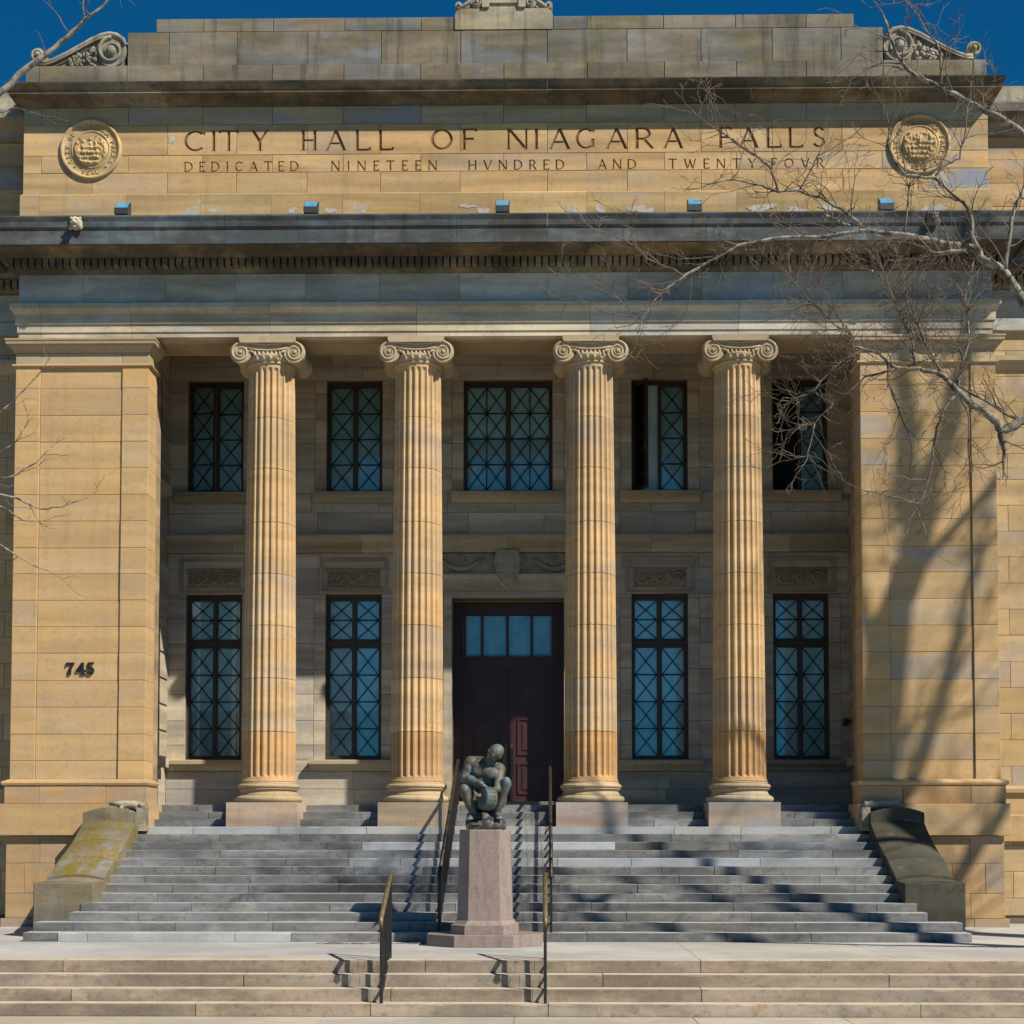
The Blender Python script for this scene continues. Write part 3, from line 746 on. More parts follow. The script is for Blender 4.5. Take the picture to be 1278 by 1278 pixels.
# ---- lion-head spouts on the cornice
def remesh(mb, vox, name, smooth=2, disp=0):
    o = bpy.data.objects.new("tmp", mb.mesh("tmp")); COL.objects.link(o)
    md = o.modifiers.new("r", 'REMESH'); md.mode = 'VOXEL'; md.voxel_size = vox; md.use_smooth_shade = True
    if smooth:
        ms = o.modifiers.new("s", 'SMOOTH'); ms.iterations = smooth; ms.factor = .5
    bpy.context.view_layer.update()
    me = bpy.data.meshes.new_from_object(o.evaluated_get(bpy.context.evaluated_depsgraph_get())); me.name = name
    bpy.data.objects.remove(o)
    return me
lb = MB()
lb.ell((0, .03, .02), (.155, .10, .165)); lb.ell((0, -.05, .02), (.105, .11, .125)); lb.ell((0, -.14, -.03), (.065, .08, .055)); lb.ell((0, -.11, -.125), (.05, .06, .035))
lb.ell((-.05, -.12, .055), (.04, .05, .028)); lb.ell((.05, -.12, .055), (.04, .05, .028)); lb.ell((0, -.15, .02), (.024, .06, .05)); lb.ell((0, -.205, -.01), (.03, .02, .018))
for s in (-1, 1): lb.ell((s * .105, -.01, .12), (.04, .04, .04)); lb.ell((s * .12, 0, -.08), (.05, .05, .07)); lb.ell((s * .045, -.17, -.05), (.035, .04, .03))
lion = remesh(lb, .011, "lion_head", 1); lion.materials.append(M['stone'])
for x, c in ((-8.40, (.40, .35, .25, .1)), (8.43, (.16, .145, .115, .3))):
    put("lion_head", lion, cor, (x, -1.48, 13.855), col=c).scale = (.84, .84, .84)

# ---- columns
DZ = [2.90, 3.90, 4.98, 6.05, 7.10, 8.15, 9.25, 10.30, 11.40]
def rad(z):
    q = (z - 2.9) / 8.5; return .538 - .070 * q ** 1.35
def drum(k):
    z0, z1 = DZ[k] + .004, DZ[k + 1] - .004
    zs = [z0, z0 + .006, (z0 + z1) / 2, z1 - .006, z1]
    if k == 0: zs = [z0, z0 + .03, z0 + .075, z0 + .10, z0 + .13, z1 - .006, z1]
    if k == 7: zs = [z0, z0 + .006, z1 - .13, z1 - .10, z1 - .075, z1 - .02, z1]
    vs = []; fs = []; nf, per = 24, 8
    for zi, z in enumerate(zs):
        r_ = rad(z) - (.006 if zi in (0, len(zs) - 1) and 0 < k < 7 else 0)
        dep = .050
        if k == 0: dep *= [0, 0, 0, .6, 1, 1, 1][zi]; r_ += [.03, .012, 0, 0, 0, 0, 0][zi]
        if k == 7: dep *= [1, 1, 1, .6, 0, 0, 0][zi]; r_ += [0, 0, 0, 0, 0, .004, .014][zi]
        for f in range(nf):
            for i in range(per):
                q = i / (per - 1)       # 0..1 across flute; last step is the fillet
                ang = 2 * math.pi * (f + q * .80) / nf
                d = dep * math.sin(math.pi * q) ** .75 if 0 < i < per - 1 else 0
                vs.append(((r_ - d) * math.cos(ang), (r_ - d) * math.sin(ang), z - (DZ[k])))
    n = nf * per
    for i in range(len(zs) - 1):
        for j in range(n): fs.append((i * n + j, i * n + (j + 1) % n, (i + 1) * n + (j + 1) % n, (i + 1) * n + j))
    fs.append(tuple(range(n - 1, -1, -1))); fs.append(tuple((len(zs) - 1) * n + j for j in range(n)))
    me = MB().add(vs, fs).mesh("column_drum"); me.materials.append(M['shaft']); return me
drums = [drum(k) for k in range(8)]
# base: two tori and a scotia
def tor(rc, rt, zc, hz, n=9): return [(rc + rt * math.cos(a), zc + hz * math.sin(a)) for a in [R(-90 + 180 * i / (n - 1)) for i in range(n)]]
bp_ = [(.60, 0)] + tor(.585, .10, .075, .075) + [(.60, .16), (.595, .17), (.575, .19), (.562, .22), (.562, .245), (.58, .262), (.605, .27), (.605, .285)] + tor(.565, .062, .335, .048) + [(.575, .39), (.575, .405), (.555, .425)]
cbase = MB().lathe(bp_, 56).mesh("column_base"); cbase.materials.append(M['shaft'])
# ionic capital
cap_ = MB()
cap_.lathe([(.485, 11.395), (.50, 11.40), (.505, 11.42), (.485, 11.44), (.50, 11.455), (.555, 11.52), (.57, 11.56), (.5, 11.60)], 48)
for k in range(24):
    a = 2 * math.pi * (k + .5) / 24; cap_.ell((.53 * math.cos(a), .53 * math.sin(a), 11.50), (.04, .04, .06), None, 8, 6)
ab = [(-.53, 11.80), (-.555, 11.815), (-.57, 11.86), (-.57, 11.925), (.57, 11.925), (.57, 11.86), (.555, 11.815), (.53, 11.80)]
cap_.prism(ab, -.555, .555)
cap_.box(-.50, .50, -.47, .47, 11.60, 11.80)
VX, VZ, VR = .545, 11.615, .222
for s in (-1, 1):
    for k in range(6):          # bolster, waisted between the faces
        pass
    n = 26; ys = [-.50, -.49, -.44, -.3, -.1, 0, .1, .3, .44, .49, .50]; rs = [VR - .01, VR, VR, .185, .165, .17, .165, .185, VR, VR, VR - .01]
    vs = []; fs = []
    for y, r_ in zip(ys, rs):
        for k in range(n): vs.append((s * VX + r_ * math.cos(2 * math.pi * k / n), y, VZ + r_ * math.sin(2 * math.pi * k / n)))
    for i in range(len(ys) - 1):
        for k in range(n): j = (k + 1) % n; fs.append((i * n + k, (i + 1) * n + k, (i + 1) * n + j, i * n + j))
    fs.append(tuple(range(n))); fs.append(tuple(len(vs) - n + k for k in range(n - 1, -1, -1)))
    cap_.add(vs, fs, False)
    for yy in (-1, 1):
        spiral(cap_, s * VX, VZ, VR - .022, .045, 2.4, math.pi / 2, yy * .505, .026, -s, 84, 6)
        cap_.ell((s * VX, yy * .505, VZ), (.042, .04, .042))
        # palmette in the corner
        for i in range(3): cap_.tube([(s * (.36 - .02 * i), yy * .50, 11.64), (s * (.27 - .025 * i), yy * .53, 11.60 - .035 * i)], [.022, .012], 6)
for yy in (-1, 1):          # the channel running between the scrolls
    pts = [(-.545, VZ + VR - .022), (-.3, 11.795), (0, 11.775), (.3, 11.795), (.545, VZ + VR - .022)]
    cap_.tube([(x, yy * .50, z) for x, z in pts], .022, 6)
    pts = [(-.40, 11.70), (-.2, 11.665), (0, 11.655), (.2, 11.665), (.40, 11.70)]
    cap_.tube([(x, yy * .50, z) for x, z in pts], .02, 6)
    for i in range(-3, 4): cap_.ell((i * .085, yy * .50, 11.575), (.032, .05, .06), None, 8, 6)
capm = cap_.mesh("column_capital"); capm.materials.append(M['shaft'])
plm = MB().box(-.71, .71, -.715, .715, 1.98, 2.472).mesh("column_plinth")
PLB = [(.37, .27, .20, .3), (.36, .27, .19, .3), (.33, .25, .20, .5), (.31, .25, .20, .7)]
for ci, cx in enumerate((-4.79, -1.77, 1.77, 4.79)):
    c = put("column", MB().lathe([(.46, 2.5), (.40, 11.7)], 24), hall, (cx, 0, 0), 'mortar', (.22, .17, .11, 0))
    for k in range(8):
        warm = (.50, .335, .17) if k else (.47, .275, .115)
        put("column_drum", drums[k], c, (cx, 0, DZ[k]), col=tint(warm, .28, .08))
    put("column_base", cbase, c, (cx, 0, 2.472), col=tint((.42, .32, .19), .15))
    put("column_capital", capm, c, (cx, 0, 0), col=(.41, .32, .20, .1))
    pm = plm.copy(); pm.materials.clear(); pm.materials.append(M['stone'])
    put("column_plinth", pm, c, (cx, 0, 0), col=PLB[ci])

put('building_body', MB().box(-21, 21, 5.2, 24, -.3, 16.9), hall, m='stone', col=(.36, .28, .17, .3))
# ---- portico: back wall, side walls, ceiling
YW = 3.8
win_low = [(-7.50, -6.20), (-4.25, -2.95), (2.85, 4.15), (6.12, 7.40)]
win_up = [(-7.50, -6.20), (-4.25, -2.95), (-1.05, 1.02), (2.86, 4.16), (6.13, 7.41)]
DOOR = (-1.31, 1.28, 2.46, 7.33)
openings = [(a, b_, 3.57, 7.43) for a, b_ in win_low] + [(a, b_, 9.80, 12.46) for a, b_ in win_up] + [DOOR]
mb = MB(); xs = sorted({-7.94, 7.88} | {o[0] for o in openings} | {o[1] for o in openings}); zs = sorted({2.3, 13.3} | {o[2] for o in openings} | {o[3] for o in openings})
for a, b_ in zip(xs, xs[1:]):
    for c, d in zip(zs, zs[1:]):
        if not any(o[0] <= a and b_ <= o[1] and o[2] <= c and d <= o[3] for o in openings): mb.box(a, b_, YW + .02, YW + .42, c, d)
wall = put("portico_wall", mb, hall, m='mortar', col=(.2, .16, .11, 0))
def course(z0, z1, splitmax=2.0, name='stone_block', y=YW, jamb=.27, col=WALLST, grey=.35):
    ops = sorted([(o[0], o[1]) for o in openings if o[2] < z1 - .01 and o[3] > z0 + .01])
    x = -7.94; segs = []
    for a, b_ in ops: segs.append((x, a)); x = b_
    segs.append((x, 7.88))
    for i, (a, b_) in enumerate(segs):
        L = b_ - a
        if L < .05: continue
        parts = []
        lj = jamb if i > 0 else 0; rj = jamb if i < len(segs) - 1 else 0
        if L < lj + rj + .2: parts = [a, b_]
        else:
            parts = [a] + ([a + lj] if lj else []) ; m0, m1 = a + lj, b_ - rj; n = max(1, round((m1 - m0) / splitmax))
            off = rng.uniform(-.2, .2) if n > 1 else 0
            parts += [m0 + (m1 - m0) * q / n + off for q in range(1, n)] + ([m1] if rj else []) + [b_]
        for p, q in zip(parts, parts[1:]):
            block(wall, p, q, y, z0, z1, .30, 'stone', col, grey, gap=.004, name=name, jit=.003)
def pilecourses(zs, **k):
    for a, b_ in zip(zs, zs[1:]): course(a, b_, **k)
pilecourses([2.46, 2.90, 3.31, 3.57])
pilecourses([3.57, 3.92, 4.485, 5.10, 5.687, 6.284, 6.864, 7.33, 7.43])
course(7.43, 8.03, 1.4); course(8.03, 8.39, 1.7)
course(8.78, 9.34, 1.8); course(9.34, 9.80, 1.6)
pilecourses([9.80, 10.38, 10.97, 11.55, 12.16, 12.46]); course(12.46, 12.80, 2.2); course(12.80, 13.3, 2.0)
sc = [(3.85, 8.39), (3.70, 8.39), (3.68, 8.44), (3.64, 8.47), (3.64, 8.62), (3.60, 8.66), (3.56, 8.74), (3.56, 8.78), (3.85, 8.79)]
for a, b_ in zip([-7.93, -6.4, -4.9, -3.4, -1.7, 0, 1.75, 3.3, 5.2, 6.5], [-6.4, -4.9, -3.4, -1.7, 0, 1.75, 3.3, 5.2, 6.5, 7.87]):
    put("string_course_stone", MB().xprism(sc, a + .003, b_ - .003), wall, m='stone', col=tint((.40, .31, .19), .2))
for s, X0 in ((-1, -7.94), (1, 7.88)):
    side = put("portico_side_wall", MB().box(X0 - (.04 if s < 0 else -.02), X0 + (.02 if s < 0 else -.02) + s * .02, .56, 3.8, 2.3, 13.3), hall, m='stone', col=(*WALLST, .2))
    # moulded sills and tall dark openings of the side wall
    for z0, z1 in ((3.57, 7.3), (9.80, 12.4)):
        xi = X0 - s * .02
        put("sill", MB().box(min(xi, xi - s * .20), max(xi, xi - s * .20), 1.2, 3.25, z0 - .20, z0), side, m='stone', col=tint(WALLST, .2))
        put("side_opening", MB().box(min(xi - s * .004, xi - s * .01), max(xi - s * .004, xi - s * .01), 1.4, 3.05, z0 + .01, z1), side, m='dark')
    for z in (4.2, 4.8, 5.4, 6.0, 6.6, 7.4, 8.1, 9.2, 10.4, 11.0, 11.6, 12.2):
        xi = X0 - s * .021
        put("stone_block", MB().box(min(xi, xi - s * .01), max(xi, xi - s * .01), 3.07, 3.78, z - .55, z - .006), side, m='stone', col=tint(WALLST, .3))
put("portico_ceiling", MB().box(-7.94, 7.88, .5, 3.8, 13.30, 13.5), hall, m='stone', col=(.38, .30, .19, 0))
pf = put("architrave_soffit", MB().box(-7.9, 7.85, -.30, .54, 11.915, 11.935), hall, m='stone', col=(.40, .31, .18, 0))
for a, b_ in zip([-7.1, -4.2, -1.1, 2.45, 5.45], [-5.4, -2.4, 1.1, 4.2, 7.0]): put("soffit_panel", MB().box(a, b_, -.18, .42, 11.895, 11.914), pf, m='stone', col=(.38, .29, .17, 0))
put("architrave_back", MB().box(-7.9, 7.85, .42, .56, 11.936, 13.3), hall, m='stone', col=(.36, .28, .18, .1))

# ---- windows
def cross(mb, x0, x1, z0, z1, y, w=.011):
    for (a, b_, c, d) in ((x0, z0, x1, z1), (x0, z1, x1, z0)):
        v = Vector((c - a, d - b_)); n = Vector((-v.y, v.x)).normalized() * w
        yy = y if d > b_ else y - .004
        mb.prism([(a + n.x, b_ + n.y), (c + n.x, d + n.y), (c - n.x, d - n.y), (a - n.x, b_ - n.y)], yy, yy + .016)
def leaf(parent, x0, x1, z0, z1, rows, y, cols=1, stile=.034, rot=0, pivot=0, glassm='glass', bot=None):
    """one framed leaf with crossed glazing bars; may swing about a vertical edge"""
    piv = Vector((x0 if pivot == 0 else x1, y, 0))
    f = MB(); f.box(x0, x0 + stile, y, y + .05, z0, z1); f.box(x1 - stile, x1, y, y + .05, z0, z1); f.box(x0 + stile, x1 - stile, y, y + .05, z0, z0 + .06); f.box(x0 + stile, x1 - stile, y, y + .05, z1 - .06, z1)
    gx0, gx1, gz0, gz1 = x0 + stile, x1 - stile, z0 + .06, z1 - .06
    bars = MB(); hs = (gz1 - gz0) / rows; ws = (gx1 - gx0) / cols
    for r_ in range(1, rows): bars.box(gx0, gx1, y + .008, y + .03, gz0 + hs * r_ - .013, gz0 + hs * r_ + .013)
    for c in range(1, cols): bars.box(gx0 + ws * c - .013, gx0 + ws * c + .013, y + .006, y + .031, gz0, gz1)
    objs = []
    for r_ in range(rows):
        for c in range(cols):
            a, b_, d, e = gx0 + ws * c, gx0 + ws * (c + 1), gz0 + hs * r_, gz0 + hs * (r_ + 1)
            cross(bars, a, b_, d, e, y + .012)
            objs.append(("pane", MB().box(a + .003, b_ - .003, y + .033, y + .039, d + .003, e - .003), glassm))
    objs = [("window_leaf", f, 'frame'), ("glazing_bars", bars, 'bar')] + objs
    for n, mb_, mm in objs:
        o = put(n, mb_, parent, (0, 0, 0), mm)
        if rot:
            o.matrix_local = Matrix.Translation(piv - WL[parent.name]) @ Matrix.Rotation(rot, 4, 'Z') @ Matrix.Translation(-piv)
def window(x0, x1, z0, z1, rows, cols=1, transom=None, blind=.0, swing=None, bm='blind'):
    y = YW + .17; mb = MB()
    mb.box(x0, x0 + .05, y - .04, y + .10, z0, z1); mb.box(x1 - .05, x1, y - .04, y + .10, z0, z1)
    mb.box(x0 + .05, x1 - .05, y - .04, y + .10, z1 - .07, z1); mb.box(x0 + .05, x1 - .05, y - .05, y + .10, z0, z0 + .05)
    w = put("window", mb, hall, (0, 0, 0), 'frame')
    xm = (x0 + x1) / 2
    put("mullion", MB().box(xm - .025, xm + .025, y - .02, y + .09, z0 + .05, z1 - .07), w, m='frame')
    zt = z1 - .07
    if transom:
        put("transom", MB().box(x0 + .05, x1 - .05, y - .035, y + .08, transom - .045, transom + .045), w, m='frame')
        for k, (a, b_) in enumerate(((x0 + .05, xm - .025), (xm + .025, x1 - .05))): leaf(w, a, b_, transom + .045, z1 - .07, 2, y + .01, cols)
        zt = transom - .045
    for k, (a, b_) in enumerate(((x0 + .05, xm - .025), (xm + .025, x1 - .05))):
        rot = 0; pv = k
        if swing and swing[0] == k: rot = swing[1]
        leaf(w, a, b_, z0 + .05, zt, rows, y + .01, cols, rot=rot, pivot=pv)
    zb = z0 + (z1 - z0) * blind
    bx0, bx1 = x0 + .07, x1 - .07
    if swing and swing[1] > 0: bx0 = xm      # nothing drawn behind the open leaf
    put("roller_blind", MB().box(bx0, bx1, y + .075, y + .085, zb, z1 - .02), w, m=bm)
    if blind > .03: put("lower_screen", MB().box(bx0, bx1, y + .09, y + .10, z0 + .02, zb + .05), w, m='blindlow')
    bx = MB().box(x0 - .02, x1 + .02, y + .3, y + .9, z0 - .02, z1 + .02)
    put("interior", bx, w, m='dark')
    return w
def sill(parent, x0, x1, z):
    put("sill", MB().xprism([(3.9, z - .25), (3.72, z - .25), (3.70, z - .20), (3.62, z - .13), (3.57, z - .10), (3.57, z - .015), (3.6, z), (3.99, z)], x0, x1), parent, m='stone', col=tint((.38, .31, .20), .2))
for i, (a, b_) in enumerate(win_low):
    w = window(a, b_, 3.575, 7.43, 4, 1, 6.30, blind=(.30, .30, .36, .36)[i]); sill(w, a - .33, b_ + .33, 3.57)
    # carved scroll panel above
    fr = MB(); x0, x1 = a - .14, b_ + .14
    for q in ((x0, x1, 8.20, 8.27), (x0, x1, 7.46, 7.50)): fr.box(q[0], q[1], YW - .045, YW + .02, q[2], q[3])
    for q in ((x0, x0 + .07), (x1 - .07, x1)): fr.box(q[0], q[1], YW - .045, YW + .02, 7.503, 8.197)
    xm = (a + b_) / 2
    cpn = put("carved_panel", fr, wall, m='stone', col=(.34, .275, .18, .1))
    rl = MB(); rl.box(a + .03, b_ - .03, YW - .012, YW + .02, 7.58, 8.0); 
    for q in ((a + .01, b_ - .01, 7.575, 7.60), (a + .01, b_ - .01, 7.985, 8.01)): rl.box(q[0], q[1], YW - .035, YW, q[2], q[3])
    for s in (-1, 1):
        spiral(rl, xm + s * .40, 7.79, .16, .03, 2.0, 0, YW - .025, .040, s, 44); rl.ell((xm + s * .40, YW - .02, 7.79), .035)
        rl.tube([(xm + s * .10, YW - .02, 7.70), (xm + s * .2, YW - .02, 7.66), (xm + s * .3, YW - .02, 7.66)], .025, 6)
        for q in range(5): rl.ell((xm + s * (.56 - .0 * q), YW - .015, 7.66 + .065 * q), (.035, .03, .03), None, 8, 6)
        rl.tube([(xm + s * .10, YW - .02, 7.88), (xm + s * .2, YW - .025, 7.93), (xm + s * .27, YW - .02, 7.9)], .022, 6)
    for q in range(6): rl.ell((xm + .065 * math.cos(q), YW - .02, 7.79 + .07 * math.sin(q * 1.047)), (.045, .035, .045), None, 8, 6)
    put("scroll_relief", rl, wall, m='stone', col=(.32, .255, .16, .1))
for i, (a, b_) in enumerate(win_up):
    sw_ = {0: (0, R(-14)), 3: (0, R(-62)), 4: (0, R(80))}.get(i)
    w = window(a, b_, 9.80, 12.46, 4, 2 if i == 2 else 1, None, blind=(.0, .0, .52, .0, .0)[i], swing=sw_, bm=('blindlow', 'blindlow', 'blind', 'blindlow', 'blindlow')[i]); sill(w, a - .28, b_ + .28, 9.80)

# ---- entrance doorway
YD = 4.36
dr = MB()
dr.box(-1.30, -1.13, YD, YD + .2, 2.60, 7.32); dr.box(1.10, 1.27, YD, YD + .2, 2.60, 7.32); dr.box(-1.13, 1.10, YD, YD + .2, 7.05, 7.32); dr.box(-1.13, 1.10, YD, YD + .2, 5.72, 6.05)
door = put("entrance_door", dr, hall, (0, 0, 0), 'wood')
put("threshold", MB().box(-1.30, 1.27, YW + .1, YD + .3, 2.44, 2.62), door, m='stone', col=(.3, .24, .18, .3))
put("transom_bar", MB().box(-1.16, 1.13, YD - .03, YD + .0, 5.80, 5.97), door, m='wood')
for k in range(4):
    q = (-.985, -.625, -.015 - .02, .545)[k]; q2 = (-.655, -.06, .515, .955)[k]
    put("transom_pane", MB().box(q, q2, YD + .06, YD + .07, 6.10, 7.0), door, m='glass')
for q in (-1.06, -.64, -.045, .53, 1.03): put("transom_muntin", MB().box(q - .035, q + .035, YD + .02, YD + .09, 6.05, 7.05), door, m='wood')
put("transom_blind", MB().box(-1.12, 1.09, YD + .19, YD + .2, 6.06, 7.04), door, m='blindlow')
put("door_interior", MB().box(-1.3, 1.27, YD + .3, YD + .6, 2.5, 7.33), door, m='dark')
for s, (a, b_) in ((-1, (-1.13, -.02)), (1, (-.01, 1.10))):
    lf = MB().box(a, b_, YD + .05, YD + .11, 2.62, 5.72)
    o = put("door_leaf", lf, door, m='wood')
    for z0, z1 in ((4.78, 5.55), (3.72, 4.60), (2.80, 3.55)):
        pm = MB(); x0, x1 = a + .20, b_ - .20
        for q in ((x0, x1, z0, z0 + .05), (x0, x1, z1 - .05, z1), (x0, x0 + .05, z0 + .05, z1 - .05), (x1 - .05, x1, z0 + .05, z1 - .05)): pm.box(q[0], q[1], YD + .02, YD + .05, q[2], q[3])
        pm.box(x0 + .12, x1 - .12, YD + .03, YD + .05, z0 + .12, z1 - .12)
        put("door_panel", pm, door, m='wood')
    hx = -.12 if s < 0 else .10
    hd = MB(); hd.box(hx - .02, hx + .02, YD - .03, YD + .0, 3.25, 3.92); hd.box(hx - .045 * s - .02, hx - .045 * s + .02, YD + .03, YD + .05, 3.2, 3.97)
    for z in (3.27, 3.86): hd.box(hx - .02, hx + .02, YD - .0, YD + .05, z, z + .04)
    put("door_handle", hd, door, m='brass')
put("door_notice", MB().box(.54, .75, YD + .035, YD + .05, 4.19, 4.33), door, m='plastic')
# stone frame, garland frieze and shield
fz = MB()
for q in ((-1.50, -1.312, 2.46, 7.47), (1.282, 1.47, 2.46, 7.47)): fz.box(q[0], q[1], YW - .10, YW + .6, q[2], q[3])
fz.box(-1.311, 1.281, YW - .10, YW + .6, 7.335, 7.47)
fz.xprism([(3.85, 7.472), (3.66, 7.472), (3.66, 7.62), (3.63, 7.63), (3.63, 7.76), (3.60, 7.80), (3.58, 7.86), (3.85, 7.87)], -1.62, 1.59)
df = put("door_frame", fz, hall, m='stone', col=(.42, .36, .26, .2))
gl = MB(); gl.box(-1.62, 1.59, YW - .06, YW, 7.875, 8.36)
for c in (-1.10, 1.06):
    pts = [(c - .48, 8.25), (c - .32, 8.10), (c - .16, 8.02), (c, 7.99), (c + .16, 8.02), (c + .32, 8.10), (c + .48, 8.25)]
    gl.tube([(x, YW - .09, z) for x, z in pts], [.03, .05, .065, .075, .065, .05, .03], 8)
    for i in range(26):
        u = rng.uniform(-.45, .45); gl.ell((c + u, YW - .12, 7.99 + 1.05 * u * u + rng.uniform(-.04, .04)), (.035, .03, .03), None, 7, 5)
    for i in range(6): gl.ell((c + .07 * math.cos(i * 1.047), YW - .08, 8.24 + .06 * math.sin(i * 1.047)), (.035, .03, .03), None, 7, 5)
for i in range(90):
    u = rng.uniform(-1.58, 1.55)
    if abs(u + .02) > .32: gl.ell((u, YW - .065, rng.uniform(7.90, 8.33)), (rng.uniform(.02, .05), .03, rng.uniform(.02, .04)), Matrix.Rotation(rng.uniform(0, 3), 3, 'Y'), 7, 5)
put("garland_frieze", gl, df, m='stone', col=(.33, .28, .20, .2))
sh = [(-.30, 8.28), (-.24, 8.40), (-.12, 8.44), (0, 8.42), (.12, 8.44), (.24, 8.40), (.30, 8.28), (.295, 8.05), (.25, 7.80), (.15, 7.60), (0, 7.50), (-.15, 7.60), (-.25, 7.80), (-.295, 8.05)]
sp = MB(); n = len(sh); vs = [(x, YW - .10, z) for x, z in sh] + [(x, YW - .20, z) for x, z in sh] + [(x * .86, YW - .225, 7.98 + (z - 7.98) * .88) for x, z in sh] + [(x * .80, YW - .205, 7.98 + (z - 7.98) * .82) for x, z in sh] + [(x * .4, YW - .235, 7.98 + (z - 7.98) * .4) for x, z in sh]
fs = []
for k in range(4):
    for i in range(n): j = (i + 1) % n; fs.append((k * n + i, k * n + j, (k + 1) * n + j, (k + 1) * n + i))
fs.append(tuple(4 * n + i for i in range(n)))
sp.add(vs, fs)
for s in (-1, 0, 1): spiral(sp, s * .13, 8.36, .06, .015, 1.5, 0, YW - .22, .014, s or 1, 24)
for i in range(26): sp.ell((rng.uniform(-.17, .17), YW - .225, rng.uniform(7.72, 8.22)), (rng.uniform(.02, .06), .018, rng.uniform(.015, .04)), Matrix.Rotation(rng.uniform(0, 3), 3, 'Y'), 7, 5)
put("shield", sp, df, (-.02, 0, 0), m='stone', col=(.40, .36, .27, .1))

# ================================================================== CHEEK WALLS of the stairs
def cheek(s, label, col, moss):
    X = lambda a: s * a
    def loft(secs, name, parent, m, c):
        """secs: list of (y, z, arch) ; surface across X with an arched top"""
        mb = MB(); nx = 9; x0, x1 = 7.165, 8.20; vs = []; fs = []
        for y, z, ar in secs:
            for i in range(nx):
                q = i / (nx - 1); vs.append((X(x0 + (x1 - x0) * q), y, z + ar * (1 - (2 * q - 1) ** 2)))
        for k in range(len(secs) - 1):
            for i in range(nx - 1): fs.append((k * nx + i, k * nx + i + 1, (k + 1) * nx + i + 1, (k + 1) * nx + i))
        nb = len(vs)
        for y, z, ar in secs: vs += [(X(x0), y, -.05), (X(x1), y, -.05)]
        L = len(secs)
        for k in range(L - 1):
            fs.append((k * nx, (k + 1) * nx, nb + 2 * k + 2, nb + 2 * k)); fs.append((k * nx + nx - 1, nb + 2 * k + 1, nb + 2 * k + 3, (k + 1) * nx + nx - 1))
        fs.append(tuple(range(nx)) + (nb + 1, nb)); fs.append(tuple((L - 1) * nx + i for i in range(nx - 1, -1, -1)) + (nb + 2 * L - 2, nb + 2 * L - 1))
        mb.add(vs, fs)
        me = mb.mesh(name); bm = bmesh.new(); bm.from_mesh(me); bmesh.ops.recalc_face_normals(bm, faces=bm.faces); bm.to_mesh(me); bm.free()
        return put(name, me, parent, m=m, col=c)
    base = MB().box(min(X(7.19), X(8.18)), max(X(7.19), X(8.18)), -3.70, -.7, -.05, .93)
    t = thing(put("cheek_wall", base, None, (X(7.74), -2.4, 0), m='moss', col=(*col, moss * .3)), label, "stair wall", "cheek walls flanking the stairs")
    t.data.transform(Matrix.Translation((-X(7.74), 2.4, 0)))
    lw = .02
    for secs in ([(-3.11, 1.03, .07), (-2.8, 1.19, .07), (-2.52, 1.335, .07)], [(-2.508, 1.345, .07), (-2.2, 1.475, .07), (-1.80, 1.66, .07)], [(-1.788, 1.668, .07), (-1.65, 1.74, .07), (-1.40, 1.90, .07), (-1.26, 2.0, .06), (-1.20, 2.04, .06)]):
        loft(secs, "sloping_coping", t, 'moss', (*[c * rng.uniform(.9, 1.1) for c in col], moss))
    fb = MB().cham(min(X(7.14), X(8.215)), max(X(7.14), X(8.215)), -3.76, -3.10, .20, .965, .02); put("end_block", fb, t, m='moss', col=(*[c * .9 for c in col], moss * .35))
    loft([(-3.75, .968, .035), (-3.5, .968, .05), (-3.12, .99, .06)], "block_cap", t, 'moss', (*col, moss * .5))
    loft([(-1.195, 2.25, .11), (-.73, 2.25, .11)], "top_block", t, 'moss', (*[min(1, c * 1.12) for c in col], moss * .3))
    # broken carved scroll lying along the top, on the stair side
    sc_ = MB(); pts = [(X(7.10), -.80, 2.38), (X(7.25), -.86, 2.42), (X(7.5), -.88, 2.43), (X(7.78), -.86, 2.445)]
    sc_.tube(pts, [.07, .085, .07, .04], 10)
    for i in range(14): sc_.ell((X(7.06 + rng.random() * .55), -.85 + rng.uniform(-.07, .05), 2.40 + rng.uniform(-.05, .04)), (.07, .06, .05), Matrix.Rotation(rng.uniform(0, 3), 3, 'Y'), 8, 6)
    sc_.box(min(X(7.03), X(7.19)), max(X(7.03), X(7.19)), -1.05, -.74, 1.9, 2.36)
    put("scroll_fragment", sc_, t, m='moss', col=(.36, .315, .24, .05))
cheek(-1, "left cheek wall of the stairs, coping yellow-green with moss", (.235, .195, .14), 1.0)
cheek(1, "right cheek wall of the stairs, dark grey with tree shade put into its colour", (.055, .052, .042), .10)  # dark stone; part of the tree's shade is painted into this colour

# ================================================================== PEDESTAL AND STATUE
PX, PY = -.14, -5.45
def octa(hx, hy, f, g, z): return [(x, y, z) for x, y in ((-f, -hy), (f, -hy), (hx, -g), (hx, g), (f, hy), (-f, hy), (-hx, g), (-hx, -g))]
def stack(secs):
    vs = []; fs = []
    for s_ in secs: vs += octa(*s_)
    for k in range(len(secs) - 1):
        for i in range(8): j = (i + 1) % 8; fs.append((k * 8 + i, k * 8 + j, k * 8 + 8 + j, k * 8 + 8 + i))
    fs.append(tuple(range(7, -1, -1))); fs.append(tuple(len(vs) - 8 + i for i in range(8)))
    return MB().add(vs, fs)
ped = thing(put("pedestal", stack([(.455, .455, .265, .265, .37), (.448, .448, .26, .26, .42), (.41, .41, .235, .235, 1.87), (.40, .40, .23, .23, 1.885)]), None, (PX, PY, 0), 'granite'),
            "tapering pink granite pedestal with cut corners at the foot of the stairs", "pedestal")
